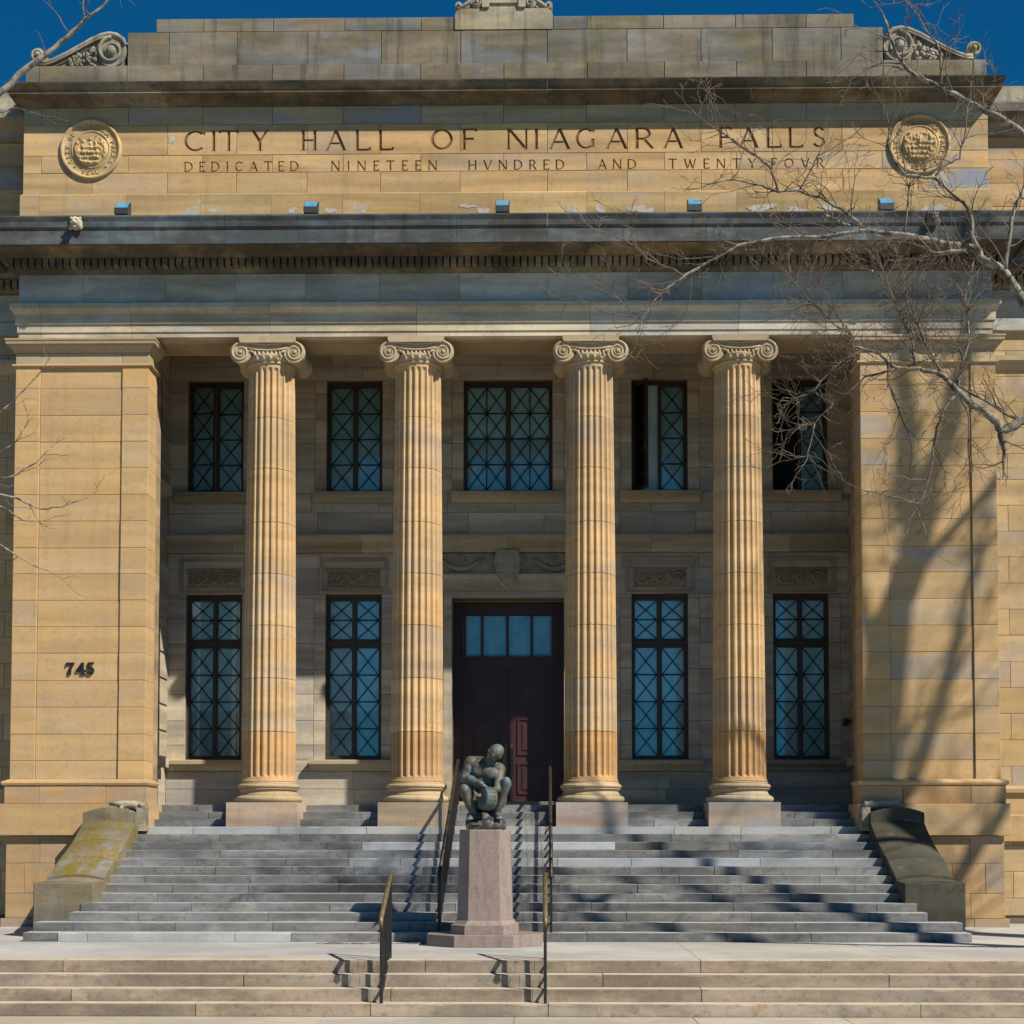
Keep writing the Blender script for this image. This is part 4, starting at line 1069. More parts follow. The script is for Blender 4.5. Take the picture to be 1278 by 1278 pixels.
put("foot_block", stack([(.545, .545, .31, .31, .198), (.545, .545, .31, .31, .345), (.50, .50, .29, .29, .362), (.46, .46, .27, .27, .42)]), ped, (PX, PY, 0), 'granite')
put("base_slab", stack([(.94, .645, .47, .22, .004), (.94, .645, .47, .22, .185), (.925, .63, .46, .21, .196)]), ped, (PX, PY, 0), 'granite')

B = MB()
def capz(*a): B.cap(*a)
# legs
B.cap((-.12, .20, .42), (-.33, -.25, .62), .155, .10); B.cap((-.33, -.25, .625), (-.20, -.14, .27), .095, .06); B.ell((-.255, -.165, .46), (.085, .095, .15)); B.ell((-.335, -.275, .645), (.09, .09, .095))
B.cap((.13, .20, .44), (.335, -.22, .74), .155, .10); B.cap((.335, -.23, .745), (.19, -.08, .28), .095, .06); B.ell((.275, -.12, .53), (.085, .095, .17)); B.ell((.345, -.245, .765), (.085, .09, .095))
for fx, fy, fz, d in ((-.20, -.16, .215, -.04), (.19, -.10, .225, .05)):
    B.cap((fx, fy + .06, fz), (fx + d, fy - .20, fz - .035), .06, .042)
    for i in range(5): B.cap((fx + d + (i - 2) * .024, fy - .21, fz - .04), (fx + d * 1.1 + (i - 2) * .026, fy - .265 + abs(i - 1) * .012, fz - .05), .016, .012, 8)
# pelvis and torso, bent forward
B.ell((0, .20, .42), (.23, .19, .17)); B.ell((-.01, .16, .62), (.195, .16, .20)); B.ell((-.03, .07, .84), (.245, .20, .22)); B.ell((-.03, -.01, .99), (.26, .18, .17), Matrix.Rotation(R(14), 3, 'Y'))
B.ell((-.10, -.11, .96), (.125, .07, .10)); B.ell((.11, -.13, .91), (.125, .07, .10))
B.ell((-.14, .08, 1.03), (.14, .12, .12)); B.ell((.10, .05, .98), (.14, .12, .12)); B.cap((-.14, .02, 1.13), (.04, -.06, 1.13), .08, .075); B.cap((.17, -.02, 1.02), (.06, -.07, 1.11), .08, .075)
# shoulders and arms
B.ell((-.235, .01, 1.09), (.125, .12, .125)); B.cap((-.255, .0, 1.07), (-.345, -.08, .84), .095, .068); B.ell((-.28, -.04, .98), (.09, .09, .12)); B.cap((-.14, .05, 1.10), (-.25, .02, 1.06), .12, .11)
B.cap((-.335, -.09, .84), (-.055, -.33, .735), .082, .052); B.ell((-.23, -.18, .81), (.10, .08, .078), Matrix.Rotation(R(25), 3, 'Y'))
B.ell((.215, -.05, .985), (.12, .115, .12)); B.cap((.235, -.06, .96), (.205, -.25, .66), .09, .066); B.cap((.12, .03, 1.01), (.22, -.03, .97), .115, .105); B.cap((.20, -.27, .655), (-.07, -.37, .545), .062, .042)
def hand(c, d, side):
    c = Vector(c); d = Vector(d).normalized(); sd = Vector(side).normalized()
    B.ell(c, (.045, .04, .03)); up = d.cross(sd)
    for i in range(4):
        o = c + sd * (.019 * (i - 1.5)) + d * .025; L = (.042, .05, .046, .036)[i]
        k1 = o + d * L; k2 = k1 + (d * .5 - up * .8).normalized() * L * .8
        B.cap(o, k1, .0125, .0115, 8); B.cap(k1, k2, .0115, .009, 8)
    B.cap(c - sd * .035, c - sd * .055 + d * .035, .014, .011, 8)
hand((-.02, -.37, .715), (.8, -.45, -.35), (.35, .75, .1))
hand((-.115, -.40, .54), (-.5, -.15, -.3), (.1, -.2, .9))
# neck and head, turned down towards his knee
B.cap((.05, -.06, 1.11), (.135, -.17, 1.20), .085, .075)
hr = Matrix.Rotation(R(22), 3, 'Y') @ Matrix.Rotation(R(44), 3, 'X') @ Matrix.Rotation(R(-34), 3, 'Z')
hc = Vector((.185, -.215, 1.275))
def H(p): return hc + hr @ Vector(p)
B.ell(hc, (.115, .14, .125), hr); B.ell(H((0, -.045, -.085)), (.085, .095, .10), hr); B.ell(H((0, -.085, -.155)), (.05, .05, .04), hr)
B.cap(H((0, -.135, -.005)), H((0, -.168, -.07)), .014, .024, 8)
B.cap(H((-.06, -.122, .012)), H((.06, -.122, .012)), .022, .022, 8)
for s in (-1, 1): B.ell(H((s * .115, .0, -.045)), (.016, .032, .042), hr); B.ell(H((s * .06, -.095, -.075)), (.03, .03, .03), hr)
B.cap(H((-.028, -.142, -.115)), H((.028, -.142, -.115)), .012, .012, 8)
statue = thing(put("statue", remesh(B, .0095, "statue", 5), None, (PX, PY, 1.887), 'bronze'),
               "green-patinated bronze statue of a crouching bald man bent over a round drum", "statue")
# cloth hanging behind his right arm
cl = MB()
for i in range(7):
    a = -.40 + .022 * i; cl.tube([(a + .05, .02 + .01 * i, 1.02 - .01 * i), (a - .005, -.02 + .02 * (i % 2), .90), (a - .02 + .01 * i, .0 + .03 * (i % 2), .74), (a + .03, .05, .60 + .02 * (i % 3))], [.03, .038, .036, .02], 8)
put("drapery", remesh(cl, .011, "drapery", 2), statue, (PX, PY, 1.887), 'bronze')
# drum between the knees
dm = MB(); seg = 36; ax = Vector((-.86, -.50, .08)).normalized(); u_ = Vector((0, 0, 1)); u_ = (u_ - ax * u_.dot(ax)).normalized(); w_ = ax.cross(u_)
vs = []; fs = []; prof = [(.155, -.10), (.175, -.095), (.185, -.06), (.192, 0), (.185, .06), (.178, .09), (.165, .10), (.10, .10), (.08, .085)]
dc = Vector((.045, -.33, .50))
for rr, h_ in prof:
    for k in range(seg): a = 2 * math.pi * k / seg; vs.append(dc + ax * h_ + (u_ * math.cos(a) + w_ * math.sin(a)) * rr)
for i in range(len(prof) - 1):
    for k in range(seg): j = (k + 1) % seg; fs.append((i * seg + k, (i + 1) * seg + k, (i + 1) * seg + j, i * seg + j))
fs.append(tuple(range(seg))); fs.append(tuple(len(vs) - seg + k for k in range(seg - 1, -1, -1)))
dm.add(vs, fs, True)
put("drum", dm, statue, (PX, PY, 1.887), 'bronze')
st = MB()
for k in range(seg):
    for h_ in (-.045, .0, .045):
        if (k + int(h_ * 100)) % 2: continue
        a = 2 * math.pi * k / seg; st.ell(dc + ax * h_ + (u_ * math.cos(a) + w_ * math.sin(a)) * .189, .011, None, 6, 4)
put("drum_studs", st, statue, (PX, PY, 1.887), 'rockbronze')
rk = MB(); rk.box(-.30, .33, -.36, .36, .0, .075); rk.ell((0, .12, .13), (.30, .27, .19)); rk.ell((-.17, .05, .17), (.16, .25, .15)); rk.ell((.15, -.05, .10), (.19, .28, .10)); rk.ell((-.05, -.16, .09), (.27, .21, .08)); rk.box(-.24, .2, .05, .35, .1, .30)
rk.ell((.03, -.33, .10), (.10, .05, .05)); rk.ell((-.15, -.34, .07), (.12, .05, .04))
rme = remesh(rk, .016, "rock", 0)
for v in rme.vertices:
    if v.co.z > .03: v.co += v.normal * .03 * mnoise.noise(v.co * 9)
put("rock_base", rme, statue, (PX, PY, 1.887), 'rockbronze')

# ================================================================== HANDRAILS
def rail(name, label, group, x, posts, top, brass_from=0):
    """posts: (y, z foot); top: handrail points (y,z)"""
    root = thing(put(name, None, None, (x, posts[0][0], posts[0][1])), label, "handrail", group)
    def ztop(y):
        for (a, za), (b_, zb) in zip(top, top[1:]):
            if a <= y <= b_: return za + (zb - za) * (y - a) / (b_ - a)
        return top[-1][1] if y > top[-1][0] else top[0][1]
    for i, (y, z) in enumerate(posts):
        w = .022 if i in (0, len(posts) - 1) else .017
        put("post" if i in (0, len(posts) - 1) else "picket", MB().box(x - w, x + w, y - w, y + w, z - .02, ztop(y) - .02), root, m='iron')
    put("lower_rail", MB().tube([(x, posts[0][0], posts[0][1] + .10), (x, posts[-1][0], ztop(posts[-1][0]) - (ztop(posts[0][0]) - posts[0][1] - .10))], .02, 4, smooth=False), root, m='iron')
    inf = MB(); y = posts[0][0] + .055
    while y < posts[-1][0]:
        q = (y - posts[0][0]) / (posts[-1][0] - posts[0][0]); zl = posts[0][1] + .10 + q * (ztop(posts[-1][0]) - ztop(posts[0][0]))
        inf.box(x - .0016, x + .0016, y - .0016, y + .0016, zl, ztop(y) - .03); y += .11
    for j in range(1, 3):
        za = posts[0][1] + .1 + (ztop(posts[0][0]) - posts[0][1] - .1) * j / 3; dz = ztop(posts[-1][0]) - ztop(posts[0][0])
        inf.tube([(x, posts[0][0], za), (x, posts[-1][0], za + dz)], .0018, 4, smooth=False)
    put("mesh_infill", inf, root, m='iron')
    hp = [(x, y, z) for y, z in top]
    e0 = [(x, top[0][0] - .01, top[0][1] - .13), (x, top[0][0] - .035, top[0][1] - .05)] if brass_from == 0 else []
    hr_ = MB(); hr_.tube([Vector(p) for p in e0 + hp], [.022, .032][:len(e0)] + [.034] * len(hp), 10)
    put("handrail", hr_, root, m='brass' if brass_from == 0 else 'darkbrass')
    return root
TLY = [-9.18, -8.92, -8.66, -8.40, -8.14]; 
for x, lab in ((-1.41, "short black railing with brass handrail on the brown steps, left of the pedestal"), (.84, "short black railing with brass handrail on the brown steps, right of the pedestal")):
    pz = [(-9.18, -.525), (-8.92, -.35), (-8.66, -.175), (-8.40, 0), (-8.10, 0)]
    rail("handrail", lab, "short railings on the lower steps", x, pz, [(-9.24, .64), (-8.06, 1.22)])
up = [(Y0 + .12 + TS * k, RS * (k + 1)) for k in range(16)]
for x, lab in ((-.96, "long black stair railing rising behind the left side of the statue"), (.94, "long black stair railing rising to the right of the statue")):
    rail("handrail", lab, "long railings on the entrance stairs", x, up, [(up[0][0] - .05, up[0][1] + .93), (up[-1][0] - .1, up[-1][1] + .90), (up[-1][0] + .25, up[-1][1] + .93)], 1)

# ================================================================== FIXED THINGS ON THE FACADE
def flood(x, label):
    w = .138
    body = MB().prism([(-w, 0), (w, 0), (w, .11), (-w, .11)], 0, .22)
    o = thing(put("floodlight", body, None, (x, -1.24, 14.16), 'plastic'), label, "floodlight", "floodlights along the cornice")
    o.data.transform(Matrix.Identity(4))
    vs = [(-w, 0, .11), (w, 0, .11), (w, .18, .30), (-w, .18, .30), (-w, .22, .11), (w, .22, .11), (w, .22, .30), (-w, .22, .30)]
    put("lens_hood", MB().add(vs, [(0, 4, 7, 3), (1, 2, 6, 5), (3, 7, 6, 2), (4, 5, 6, 7)]), o, WL[o.name], 'plastic')
    put("lens", MB().add([(-w + .012, -.002, .122), (w - .012, -.002, .122), (w - .012, .165, .295), (-w + .012, .165, .295)], [(0, 1, 2, 3)]), o, WL[o.name], 'lens')
    put("bracket", MB().box(-.03, .03, .05, .15, -.15, 0), o, WL[o.name], 'plastic')
flood(-7.58, "floodlight on the cornice ledge between the left seal and the word CITY")
flood(-3.81, "floodlight on the cornice ledge under the word HALL")
flood(0., "floodlight on the cornice ledge at the middle, under the word NIAGARA")
flood(3.81, "floodlight on the cornice ledge just left of the word FALLS")
flood(7.60, "floodlight on the cornice ledge below the right seal, behind tree twigs")

num = thing(put("house_number", None, None, (-8.50, -.53, 5.04)), "black metal house number 745 on the left sunlit pier", "sign")
D7 = [[(.0, .80), (.03, 1.0), (.90, 1.0), (.90, .86), (.10, .80)], [(.62, .90), (.92, .90), (.60, .45), (.54, .0), (.18, .0), (.28, .42)], [(.0, .70), (.10, .70), (.10, .9), (.0, .9)]]
D4 = [[(.56, 0), (.84, 0), (.84, 1.0), (.56, 1.0)], [(.0, .22), (1.0, .22), (1.0, .40), (.0, .40)], [(.0, .36), (.24, .36), (.72, .86), (.60, 1.0)], [(.48, 0), (.98, 0), (.98, .08), (.48, .08)]]
D5 = [[(.16, .55), (.28, .55), (.28, 1.0), (.16, 1.0)], [(.16, .84), (.80, .90), (.88, 1.02), (.16, 1.0)]]
n = 18; ring_ = []
for i in range(n):
    a0, a1 = R(150 - 300 * i / n), R(150 - 300 * (i + 1) / n)
    D5.append([(.46 + .42 * math.cos(a0), .33 + .33 * math.sin(a0)), (.46 + .42 * math.cos(a1), .33 + .33 * math.sin(a1)), (.46 + .16 * math.cos(a1), .33 + .17 * math.sin(a1)), (.46 + .16 * math.cos(a0), .33 + .17 * math.sin(a0))])
D5.append([(.06, .12), (.22, .12), (.22, .26), (.06, .26)])
for i, D in enumerate((D7, D4, D5)):
    mb = MB()
    for j, poly in enumerate(D):
        mb.prism([(-8.80 + i * .205 + p[0] * .19, 5.045 + p[1] * .245) for p in poly], -.548 - .0006 * j, -.522)
    mb.box(-8.80 + i * .205 + .08, -8.80 + i * .205 + .10, -.57, -.50, 5.15, 5.17)
    put("digit", mb, num, m='iron')
cam_o = thing(put("security_camera", MB().box(7.66, 7.78, 3.50, 3.66, 4.34, 4.50), None, (0, 0, 0), 'plastic'), "small black camera box on the right wall of the portico", "camera")
put("wall_arm", MB().box(7.781, 7.88, 3.55, 3.60, 4.42, 4.46), cam_o, m='plastic'); put("camera_lens", MB().tube([(7.72, 3.505, 4.42), (7.72, 3.47, 4.41)], .035, 12), cam_o, m='iron')

# weed tuft at the foot of the left wall and fallen twigs on the terrace
wd_ = MB()
for i in range(160):
    a = rng.uniform(0, 6.28); r_ = rng.uniform(0, .22); bx, by = -8.75 + r_ * math.cos(a), -.95 + r_ * .5 * math.sin(a); h_ = rng.uniform(.05, .2); lx = rng.uniform(-.06, .06)
    wd_.add([(bx - .012, by, 0), (bx + .012, by, 0), (bx + lx, by - .03, h_)], [(0, 1, 2)])
tuft = thing(put("weed_tuft", wd_, m='grass'), "small green weed tuft growing beside the left cheek wall", "weed")
tw = MB()
for i in range(16):
    x = -3.0 + i * .115 + rng.uniform(-.1, .1); y = -5.25 + rng.uniform(-.15, .05)
    tw.tube([(x, y, .012), (x + rng.uniform(.06, .2), y + rng.uniform(-.08, .08), .02), (x + rng.uniform(.2, .32), y + rng.uniform(-.1, .1), .01)], [.007, .006, .003], 5)
thing(put("fallen_twigs", tw, m='twig'), "scatter of broken twigs lying on the terrace left of the pedestal", "twigs")

# ================================================================== BARE TREES
def grow(mb, p, d, L, r_, depth, rg, drop=0.):
    n = 4; pts = [p.copy()]; rr = [r_]; q = p.copy(); d = d.normalized()
    for i in range(n):
        d = (d + Vector((rg.uniform(-.36, .36), rg.uniform(-.36, .36), rg.uniform(-.34, .38) - drop))).normalized()
        q = q + d * L / n; pts.append(q.copy()); rr.append(max(.0032, r_ * (1 - .75 * (i + 1) / n)))
        if depth > 0 and i > 0 and rg.random() < .78:
            sd = Vector((rg.uniform(-1, 1), rg.uniform(-.8, .8), rg.uniform(-.7, 1))).normalized()
            grow(mb, q, (d * .9 + sd * .62), L * rg.uniform(.38, .62), max(.003, rr[-1] * .75), depth - 1, rg, drop)
    mb.tube(pts, rr, 4, cap=False)
def tree(label, trunk, limbs, seed, dens, group=None, twigL=(.35, .9), depth=2, tw0=.0068):
    rg = random.Random(seed); base = Vector(trunk[0][:3])
    t = thing(put("bare_tree", None, None, base), label, "tree", group)
    mb = MB(); mb.tube([p[:3] for p in trunk], [p[3] for p in trunk], 14); put("trunk", mb, t, m='bark')
    tw = MB()
    for nm, pts in limbs:
        P = [Vector(p[:3]) for p in pts]; rr = [p[3] for p in pts]
        # finer, slightly wobbly limb
        Q, q2 = [], []
        for i in range(len(P) - 1):
            for k in range(3):
                f = k / 3; w = max(rr[i] * .4, .016) if k else 0
                Q.append(P[i].lerp(P[i + 1], f) + Vector((rg.uniform(-w, w), rg.uniform(-w, w), rg.uniform(-w, w)))); q2.append((rr[i] * (1 - f) + rr[i + 1] * f) * rg.uniform(.93, 1.09))
        Q.append(P[-1]); q2.append(rr[-1])
        put("limb", MB().tube(Q, q2, 8 if rr[0] > .025 else 5), t, m='bark' if rr[0] > .02 else 'twig')
        acc = rg.uniform(0, .2)
        for i in range(len(P) - 1):
            seg = (P[i + 1] - P[i]); L = seg.length; acc += L * dens * (1.0 if rr[i] < .03 else .45) * (2.6 if nm in ('C10', 'C11', 'C12', 'C13', 'C7') else 1)
            while acc > .25:
                acc -= .25
                p = P[i].lerp(P[i + 1], rg.random()); tg = seg.normalized()
                sd = Vector((rg.uniform(-1, 1), rg.uniform(-.9, .9), rg.uniform(-.6, 1.0))).normalized()
                grow(tw, p, tg * .7 + sd, rg.uniform(*twigL), max(tw0, min(tw0 * 1.8, rr[i] * .5)), depth, rg)
        grow(tw, P[-1], (P[-1] - P[-2]), rg.uniform(*twigL), max(.004, rr[-1] * .8), depth, rg)
    o = put("twigs", tw, t, m='twig'); o['kind'] = 'stuff'
    return t
RIGHT = [
 ("A",[ (12.1,-8.7,8.4,0.079),(10.4,-8.8,9.6,0.061),(8.8,-8.8,10.9,0.06),(7.68,-8.80,11.78,0.045),(7.31,-8.80,12.05,0.043),(6.86,-8.80,12.27,0.036),(6.40,-8.80,12.53,0.034),(6.06,-8.80,12.71,0.027),(5.90,-8.80,12.93,0.023),(5.78,-8.80,13.24,0.020),(5.72,-8.80,13.46,0.018) ]),
 ("A1",[ (6.07,-8.80,12.71,0.018),(5.87,-8.80,12.78,0.014) ]),
 ("A2",[ (6.54,-8.70,12.57,0.018),(6.53,-8.70,13.05,0.015),(6.28,-8.70,13.46,0.011),(6.05,-8.70,13.82,0.009),(5.87,-8.70,14.11,0.007) ]),
 ("B",[ (12.0,-8.7,4.3,0.144),(10.6,-9.0,5.5,0.108),(9.2,-9.2,6.9,0.079),(8.1,-9.3,8.2,0.085),(7.47,-9.30,9.14,0.071),(7.22,-9.30,9.55,0.060),(6.93,-9.30,9.74,0.055),(6.82,-9.30,9.91,0.049),(6.49,-9.30,9.97,0.044),(6.08,-9.30,10.05,0.039),(5.82,-9.30,10.11,0.035),(5.30,-9.30,10.17,0.031),(4.64,-9.30,10.08,0.025),(4.15,-9.30,10.08,0.023),(3.56,-9.30,9.98,0.021),(3.40,-9.30,9.89,0.021),(3.11,-9.30,9.74,0.020),(2.81,-9.30,9.57,0.018),(2.44,-9.30,9.29,0.013),(2.19,-9.30,8.95,0.011),(2.13,-9.30,8.74,0.009) ]),
 ("B1",[ (6.83,-9.40,9.81,0.035),(6.74,-9.40,10.04,0.031),(6.72,-9.40,10.34,0.027),(6.62,-9.40,10.53,0.025),(6.38,-9.40,10.73,0.022),(6.23,-9.40,10.87,0.021),(5.84,-9.40,10.90,0.020),(5.70,-9.40,11.07,0.017),(5.59,-9.40,11.33,0.014),(5.61,-9.40,11.60,0.011) ]),
 ("B2",[ (6.23,-9.40,10.87,0.016),(6.40,-9.40,11.06,0.014),(6.58,-9.40,11.13,0.013),(6.67,-9.40,11.55,0.011),(6.70,-9.40,11.86,0.009) ]),
 ("B3",[ (5.85,-9.20,10.18,0.018),(5.93,-9.20,10.86,0.011) ]),
 ("B4",[ (5.35,-9.10,10.27,0.024),(5.02,-9.10,10.57,0.021),(4.71,-9.10,10.74,0.019),(4.41,-9.10,10.84,0.018),(4.12,-9.10,10.82,0.017),(3.89,-9.10,10.92,0.014),(3.51,-9.10,11.00,0.012),(3.21,-9.10,10.95,0.009) ]),
 ("B5",[ (4.12,-9.10,10.82,0.017),(4.00,-9.10,11.18,0.016),(3.70,-9.10,11.42,0.014),(3.44,-9.10,11.61,0.012),(3.10,-9.10,11.83,0.011),(2.91,-9.10,12.01,0.008) ]),
 ("B6",[ (4.43,-9.00,10.88,0.014),(4.63,-9.00,11.23,0.012),(4.74,-9.00,11.46,0.010) ]),
 ("B7",[ (5.12,-9.10,10.33,0.022),(5.01,-9.10,10.37,0.020),(4.79,-9.10,10.49,0.017),(4.75,-9.10,10.37,0.014) ]),
 ("B8",[ (7.16,-9.50,9.54,0.030),(7.22,-9.50,9.99,0.028),(7.28,-9.50,10.34,0.026),(7.43,-9.50,10.67,0.026) ]),
 ("B9",[ (6.61,-9.50,9.79,0.027),(6.28,-9.50,9.76,0.022),(6.01,-9.50,9.85,0.017) ]),
 ("B10",[ (2.77,-9.20,9.59,0.014),(2.63,-9.20,9.69,0.012),(2.32,-9.20,9.81,0.011),(2.13,-9.20,9.96,0.009),(1.96,-9.20,10.09,0.007) ]),
 ("B11",[ (2.19,-9.20,8.99,0.010),(1.85,-9.20,9.04,0.009),(1.60,-9.20,9.10,0.007) ]),
 ("C",[ (12.1,-8.6,7.0,0.086),(10.2,-8.4,8.0,0.072),(8.8,-8.2,8.25,0.08),(8.2,-8.2,8.05,0.075),(7.83,-8.20,7.83,0.070),(7.60,-8.20,7.72,0.070),(7.50,-8.20,7.66,0.064),(7.39,-8.20,7.84,0.058),(7.22,-8.20,7.98,0.053),(7.03,-8.20,8.10,0.049),(6.85,-8.20,8.28,0.044),(6.68,-8.20,8.48,0.039),(6.48,-8.20,8.56,0.035),(6.25,-8.20,8.60,0.030),(5.98,-8.20,8.61,0.026),(5.84,-8.20,8.70,0.023),(5.73,-8.20,8.84,0.020),(5.50,-8.20,8.89,0.017),(5.35,-8.20,8.92,0.015),(5.32,-8.20,9.12,0.014),(5.15,-8.20,9.35,0.012),(5.00,-8.20,9.56,0.009) ]),
 ("C0",[ (7.50,-8.20,7.66,0.052),(7.51,-8.20,7.49,0.049) ]),
 ("C2",[ (7.78,-8.00,7.92,0.026),(7.46,-8.00,8.10,0.021),(7.09,-8.00,8.31,0.016),(6.88,-8.00,8.43,0.013) ]),
 ("C3",[ (6.76,-8.40,8.12,0.020),(6.62,-8.40,7.95,0.018),(6.50,-8.40,7.68,0.017),(6.45,-8.40,7.37,0.016),(6.42,-8.40,7.13,0.015),(6.34,-8.40,6.76,0.014),(6.21,-8.40,6.55,0.013),(5.80,-8.40,6.67,0.010),(5.49,-8.40,6.74,0.007) ]),
 ("C4",[ (6.21,-8.40,6.55,0.010),(6.25,-8.40,6.30,0.009),(6.36,-8.40,6.03,0.007) ]),
 ("C5",[ (6.88,-8.30,8.13,0.016),(6.99,-8.30,7.89,0.014),(6.99,-8.30,7.40,0.012),(7.01,-8.30,7.14,0.008) ]),
 ("C6",[ (5.82,-8.30,8.66,0.015),(5.84,-8.30,8.34,0.013),(5.95,-8.30,8.05,0.012),(6.12,-8.30,7.60,0.009) ]),
 ("C7",[ (5.52,-8.10,8.92,0.015),(5.10,-8.10,8.67,0.013),(4.81,-8.10,8.32,0.012),(4.67,-8.10,8.23,0.009),(4.43,-8.10,8.16,0.007) ]),
 ("C8",[ (6.01,-8.10,8.63,0.015),(5.55,-8.10,8.52,0.013),(5.13,-8.10,8.16,0.012),(4.80,-8.10,7.82,0.010),(4.43,-8.10,7.72,0.007) ]),
 ("C9",[ (4.80,-8.10,7.82,0.010),(4.68,-8.10,7.34,0.009),(4.31,-8.10,7.27,0.006) ]),
 ("C10",[ (6.27,-8.10,8.69,0.020),(6.25,-8.10,9.02,0.017),(6.08,-8.10,9.41,0.014),(5.85,-8.10,10.01,0.009),(5.74,-8.10,10.37,0.006) ]),
 ("C11",[ (6.65,-8.10,8.58,0.020),(6.57,-8.10,8.75,0.017),(6.37,-8.10,9.17,0.014),(6.19,-8.10,9.53,0.012),(6.09,-8.10,10.07,0.007) ]),
 ("C12",[ (6.88,-8.10,8.33,0.021),(6.96,-8.10,8.69,0.017),(7.08,-8.10,9.11,0.014),(7.03,-8.10,9.71,0.010),(7.16,-8.10,10.30,0.007) ]),
 ("C13",[ (5.34,-8.10,9.15,0.013),(5.09,-8.10,9.30,0.010),(4.68,-8.10,9.72,0.008),(4.45,-8.10,10.02,0.006) ]),
]
LEFT = [
 ("a",[ (-11.5,-8.6,7.8,0.104),(-9.8,-8.5,10.1,0.072),(-8.6,-8.5,11.3,0.056),(-7.61,-8.50,12.24,0.046),(-7.14,-8.50,12.66,0.046),(-6.73,-8.50,13.03,0.041),(-6.44,-8.50,13.24,0.037),(-6.15,-8.50,13.49,0.030),(-5.92,-8.50,13.73,0.024),(-5.80,-8.50,13.82,0.020),(-5.57,-8.50,14.03,0.017),(-5.39,-8.50,14.21,0.013) ]),
 ("a1",[ (-5.95,-8.40,13.79,0.014),(-5.97,-8.40,14.04,0.012),(-5.98,-8.40,14.22,0.009) ]),
 ("a2",[ (-6.18,-8.40,13.61,0.010),(-6.31,-8.40,13.83,0.008),(-6.46,-8.40,14.00,0.006) ]),
 ("b",[ (-11.4,-8.4,5.6,0.10),(-9.6,-7.8,7.0,0.06),(-8.5,-7.5,7.35,0.035),(-7.81,-7.50,7.17,0.026),(-7.44,-7.50,6.96,0.020),(-7.17,-7.50,6.90,0.017),(-6.83,-7.50,6.74,0.012),(-6.52,-7.50,6.76,0.010),(-6.02,-7.50,6.95,0.006) ]),
 ("b1",[ (-8.9,-7.6,7.25,0.03),(-7.70,-7.50,8.04,0.020),(-7.46,-7.50,8.22,0.014),(-7.19,-7.50,8.48,0.012),(-6.92,-7.50,8.77,0.008),(-6.71,-7.50,9.06,0.006) ]),
 ("b2",[ (-8.9,-7.6,7.25,0.03),(-7.69,-7.50,7.05,0.020),(-7.44,-7.50,7.20,0.016),(-7.18,-7.50,7.27,0.012),(-6.90,-7.50,7.44,0.010),(-6.68,-7.50,7.68,0.006) ]),
 ("b3",[ (-8.9,-7.6,7.25,0.03),(-7.68,-7.50,6.43,0.020),(-7.43,-7.50,6.19,0.017),(-7.18,-7.50,6.04,0.012),(-6.93,-7.50,5.88,0.010),(-6.69,-7.50,5.79,0.006) ]),
 ("b4",[ (-8.9,-7.6,7.25,0.03),(-7.69,-7.50,7.48,0.017),(-7.45,-7.50,7.61,0.012),(-7.23,-7.50,7.75,0.010),(-7.05,-7.50,8.03,0.006) ]),
 ("b5",[ (-8.9,-7.6,7.25,0.03),(-7.62,-7.50,6.83,0.018),(-7.44,-7.50,6.78,0.013),(-7.07,-7.50,6.56,0.010),(-6.82,-7.50,6.55,0.006) ]),
 ("c",[ (-8.8,-8.4,11.2,0.03),(-7.58,-8.00,12.51,0.018),(-7.33,-8.00,12.63,0.014),(-7.09,-8.00,12.69,0.011),(-6.85,-8.00,12.62,0.006) ]),
]
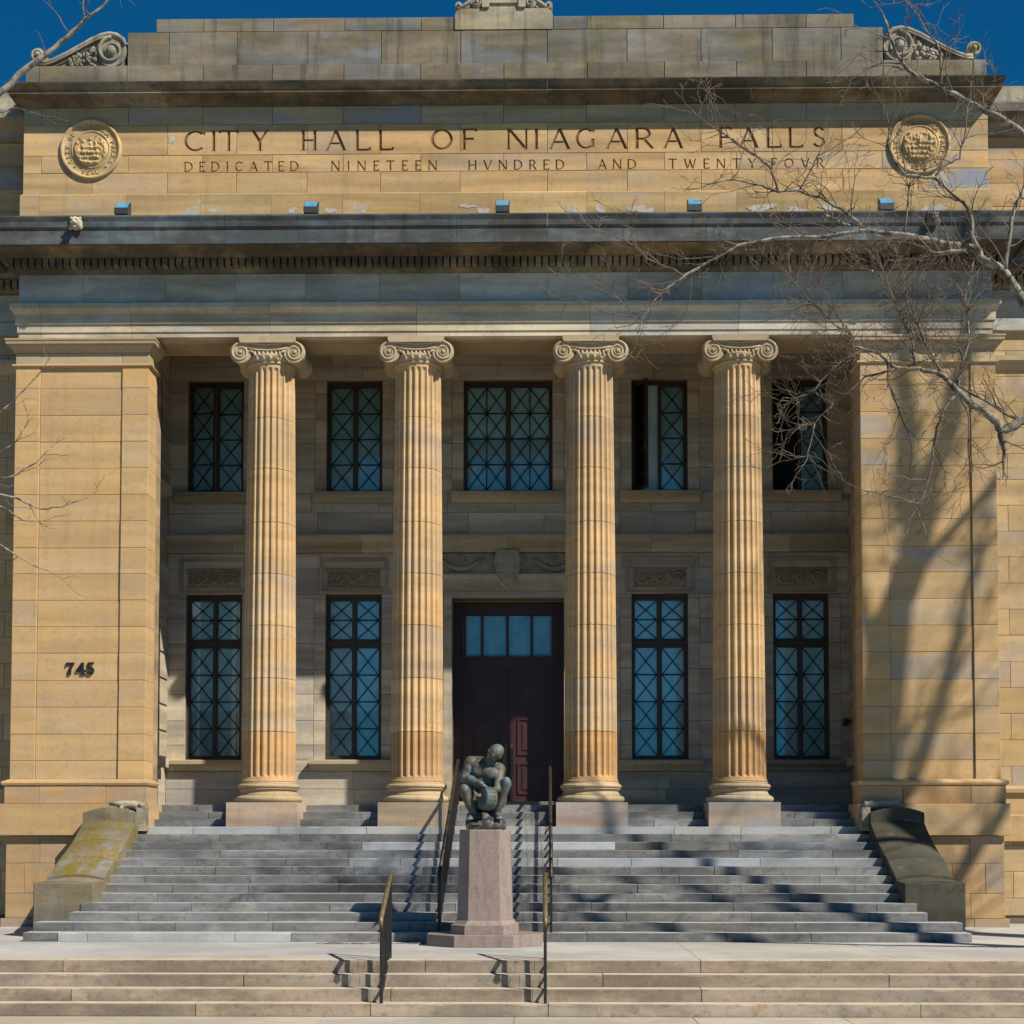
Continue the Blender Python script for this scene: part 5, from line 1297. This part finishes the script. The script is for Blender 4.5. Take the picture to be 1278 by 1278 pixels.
#LIMBS#
tree("large bare tree at the right with pale mottled limbs reaching across the facade",
     [(12.6, -8.7, -.05, .48), (12.5, -8.7, 1.2, .38), (12.3, -8.7, 4.3, .25), (12.15, -8.65, 7.2, .16), (12.1, -8.7, 9.5, .11), (12.3, -8.8, 13, .09), (12.2, -8.9, 16, .03)],
     RIGHT, 7, 2.3, twigL=(.3, .8))
tree("bare tree at the left edge with thin pale twigs over the sunlit pier",
     [(-11.8, -8.7, -.05, .40), (-11.7, -8.6, 3, .28), (-11.5, -8.5, 7.8, .2), (-11.4, -8.5, 13, .08), (-11.2, -8.5, 15, .03)],
     LEFT, 21, .5, twigL=(.2, .5), depth=1)
SHADE = [
 ("s1", [(18.45, -9.10, 18.90, 0.247), (19.30, -9.20, 21.50, 0.225), (20.00, -9.30, 23.30, 0.180), (20.60, -9.50, 25.50, 0.101), (21.00, -9.60, 27.30, 0.034)]),
 ("s2", [(18.45, -9.10, 18.90, 0.225), (18.85, -9.00, 20.90, 0.192), (18.65, -8.90, 22.50, 0.158), (18.30, -8.80, 24.50, 0.090), (18.10, -8.70, 26.30, 0.034)]),
 ("s3", [(17.95, -9.10, 14.50, 0.158), (19.10, -9.20, 16.10, 0.135), (20.20, -9.40, 19.10, 0.101), (21.00, -9.60, 21.80, 0.045)]),
 ("s4", [(17.50, -9.10, 10.50, 0.203), (19.10, -9.20, 12.70, 0.169), (20.70, -9.40, 15.30, 0.124), (22.00, -9.60, 17.90, 0.057)]),
 ("s5", [(18.30, -9.10, 17.30, 0.113), (17.60, -8.90, 19.10, 0.090), (17.00, -8.70, 20.70, 0.057), (16.40, -8.60, 21.70, 0.022)]),
 ("s6", [(18.15, -9.10, 16.10, 0.113), (17.30, -9.50, 17.40, 0.090), (16.30, -10.00, 18.20, 0.057), (15.30, -10.40, 18.60, 0.022)]),
 ("s7", [(18.60, -9.10, 19.50, 0.113), (19.70, -8.60, 20.70, 0.079), (20.90, -8.20, 22.50, 0.045), (21.80, -7.90, 23.90, 0.022)]),
 ("s8", [(17.70, -9.10, 12.30, 0.135), (16.70, -9.80, 13.90, 0.101), (15.60, -10.50, 14.90, 0.068), (14.60, -11.20, 15.40, 0.034)]),
 ("s9", [(18.20, -9.10, 16.70, 0.135), (19.40, -9.90, 17.70, 0.101), (20.80, -10.60, 19.20, 0.057), (22.20, -11.20, 20.30, 0.022)]),
]
tree("second bare tree beyond the right edge whose trunk shadow falls on the right pier",
     [(15.6, -9.1, -.05, .62), (15.8, -9.1, 2, .50), (16.6, -9.1, 8, .44), (17.9, -9.1, 14.3, .38), (18.45, -9.1, 18.9, .32), (18.55, -9.1, 19.5, .2)],
     SHADE, 5, 1.3, twigL=(.8, 2.4), depth=2, tw0=.020)
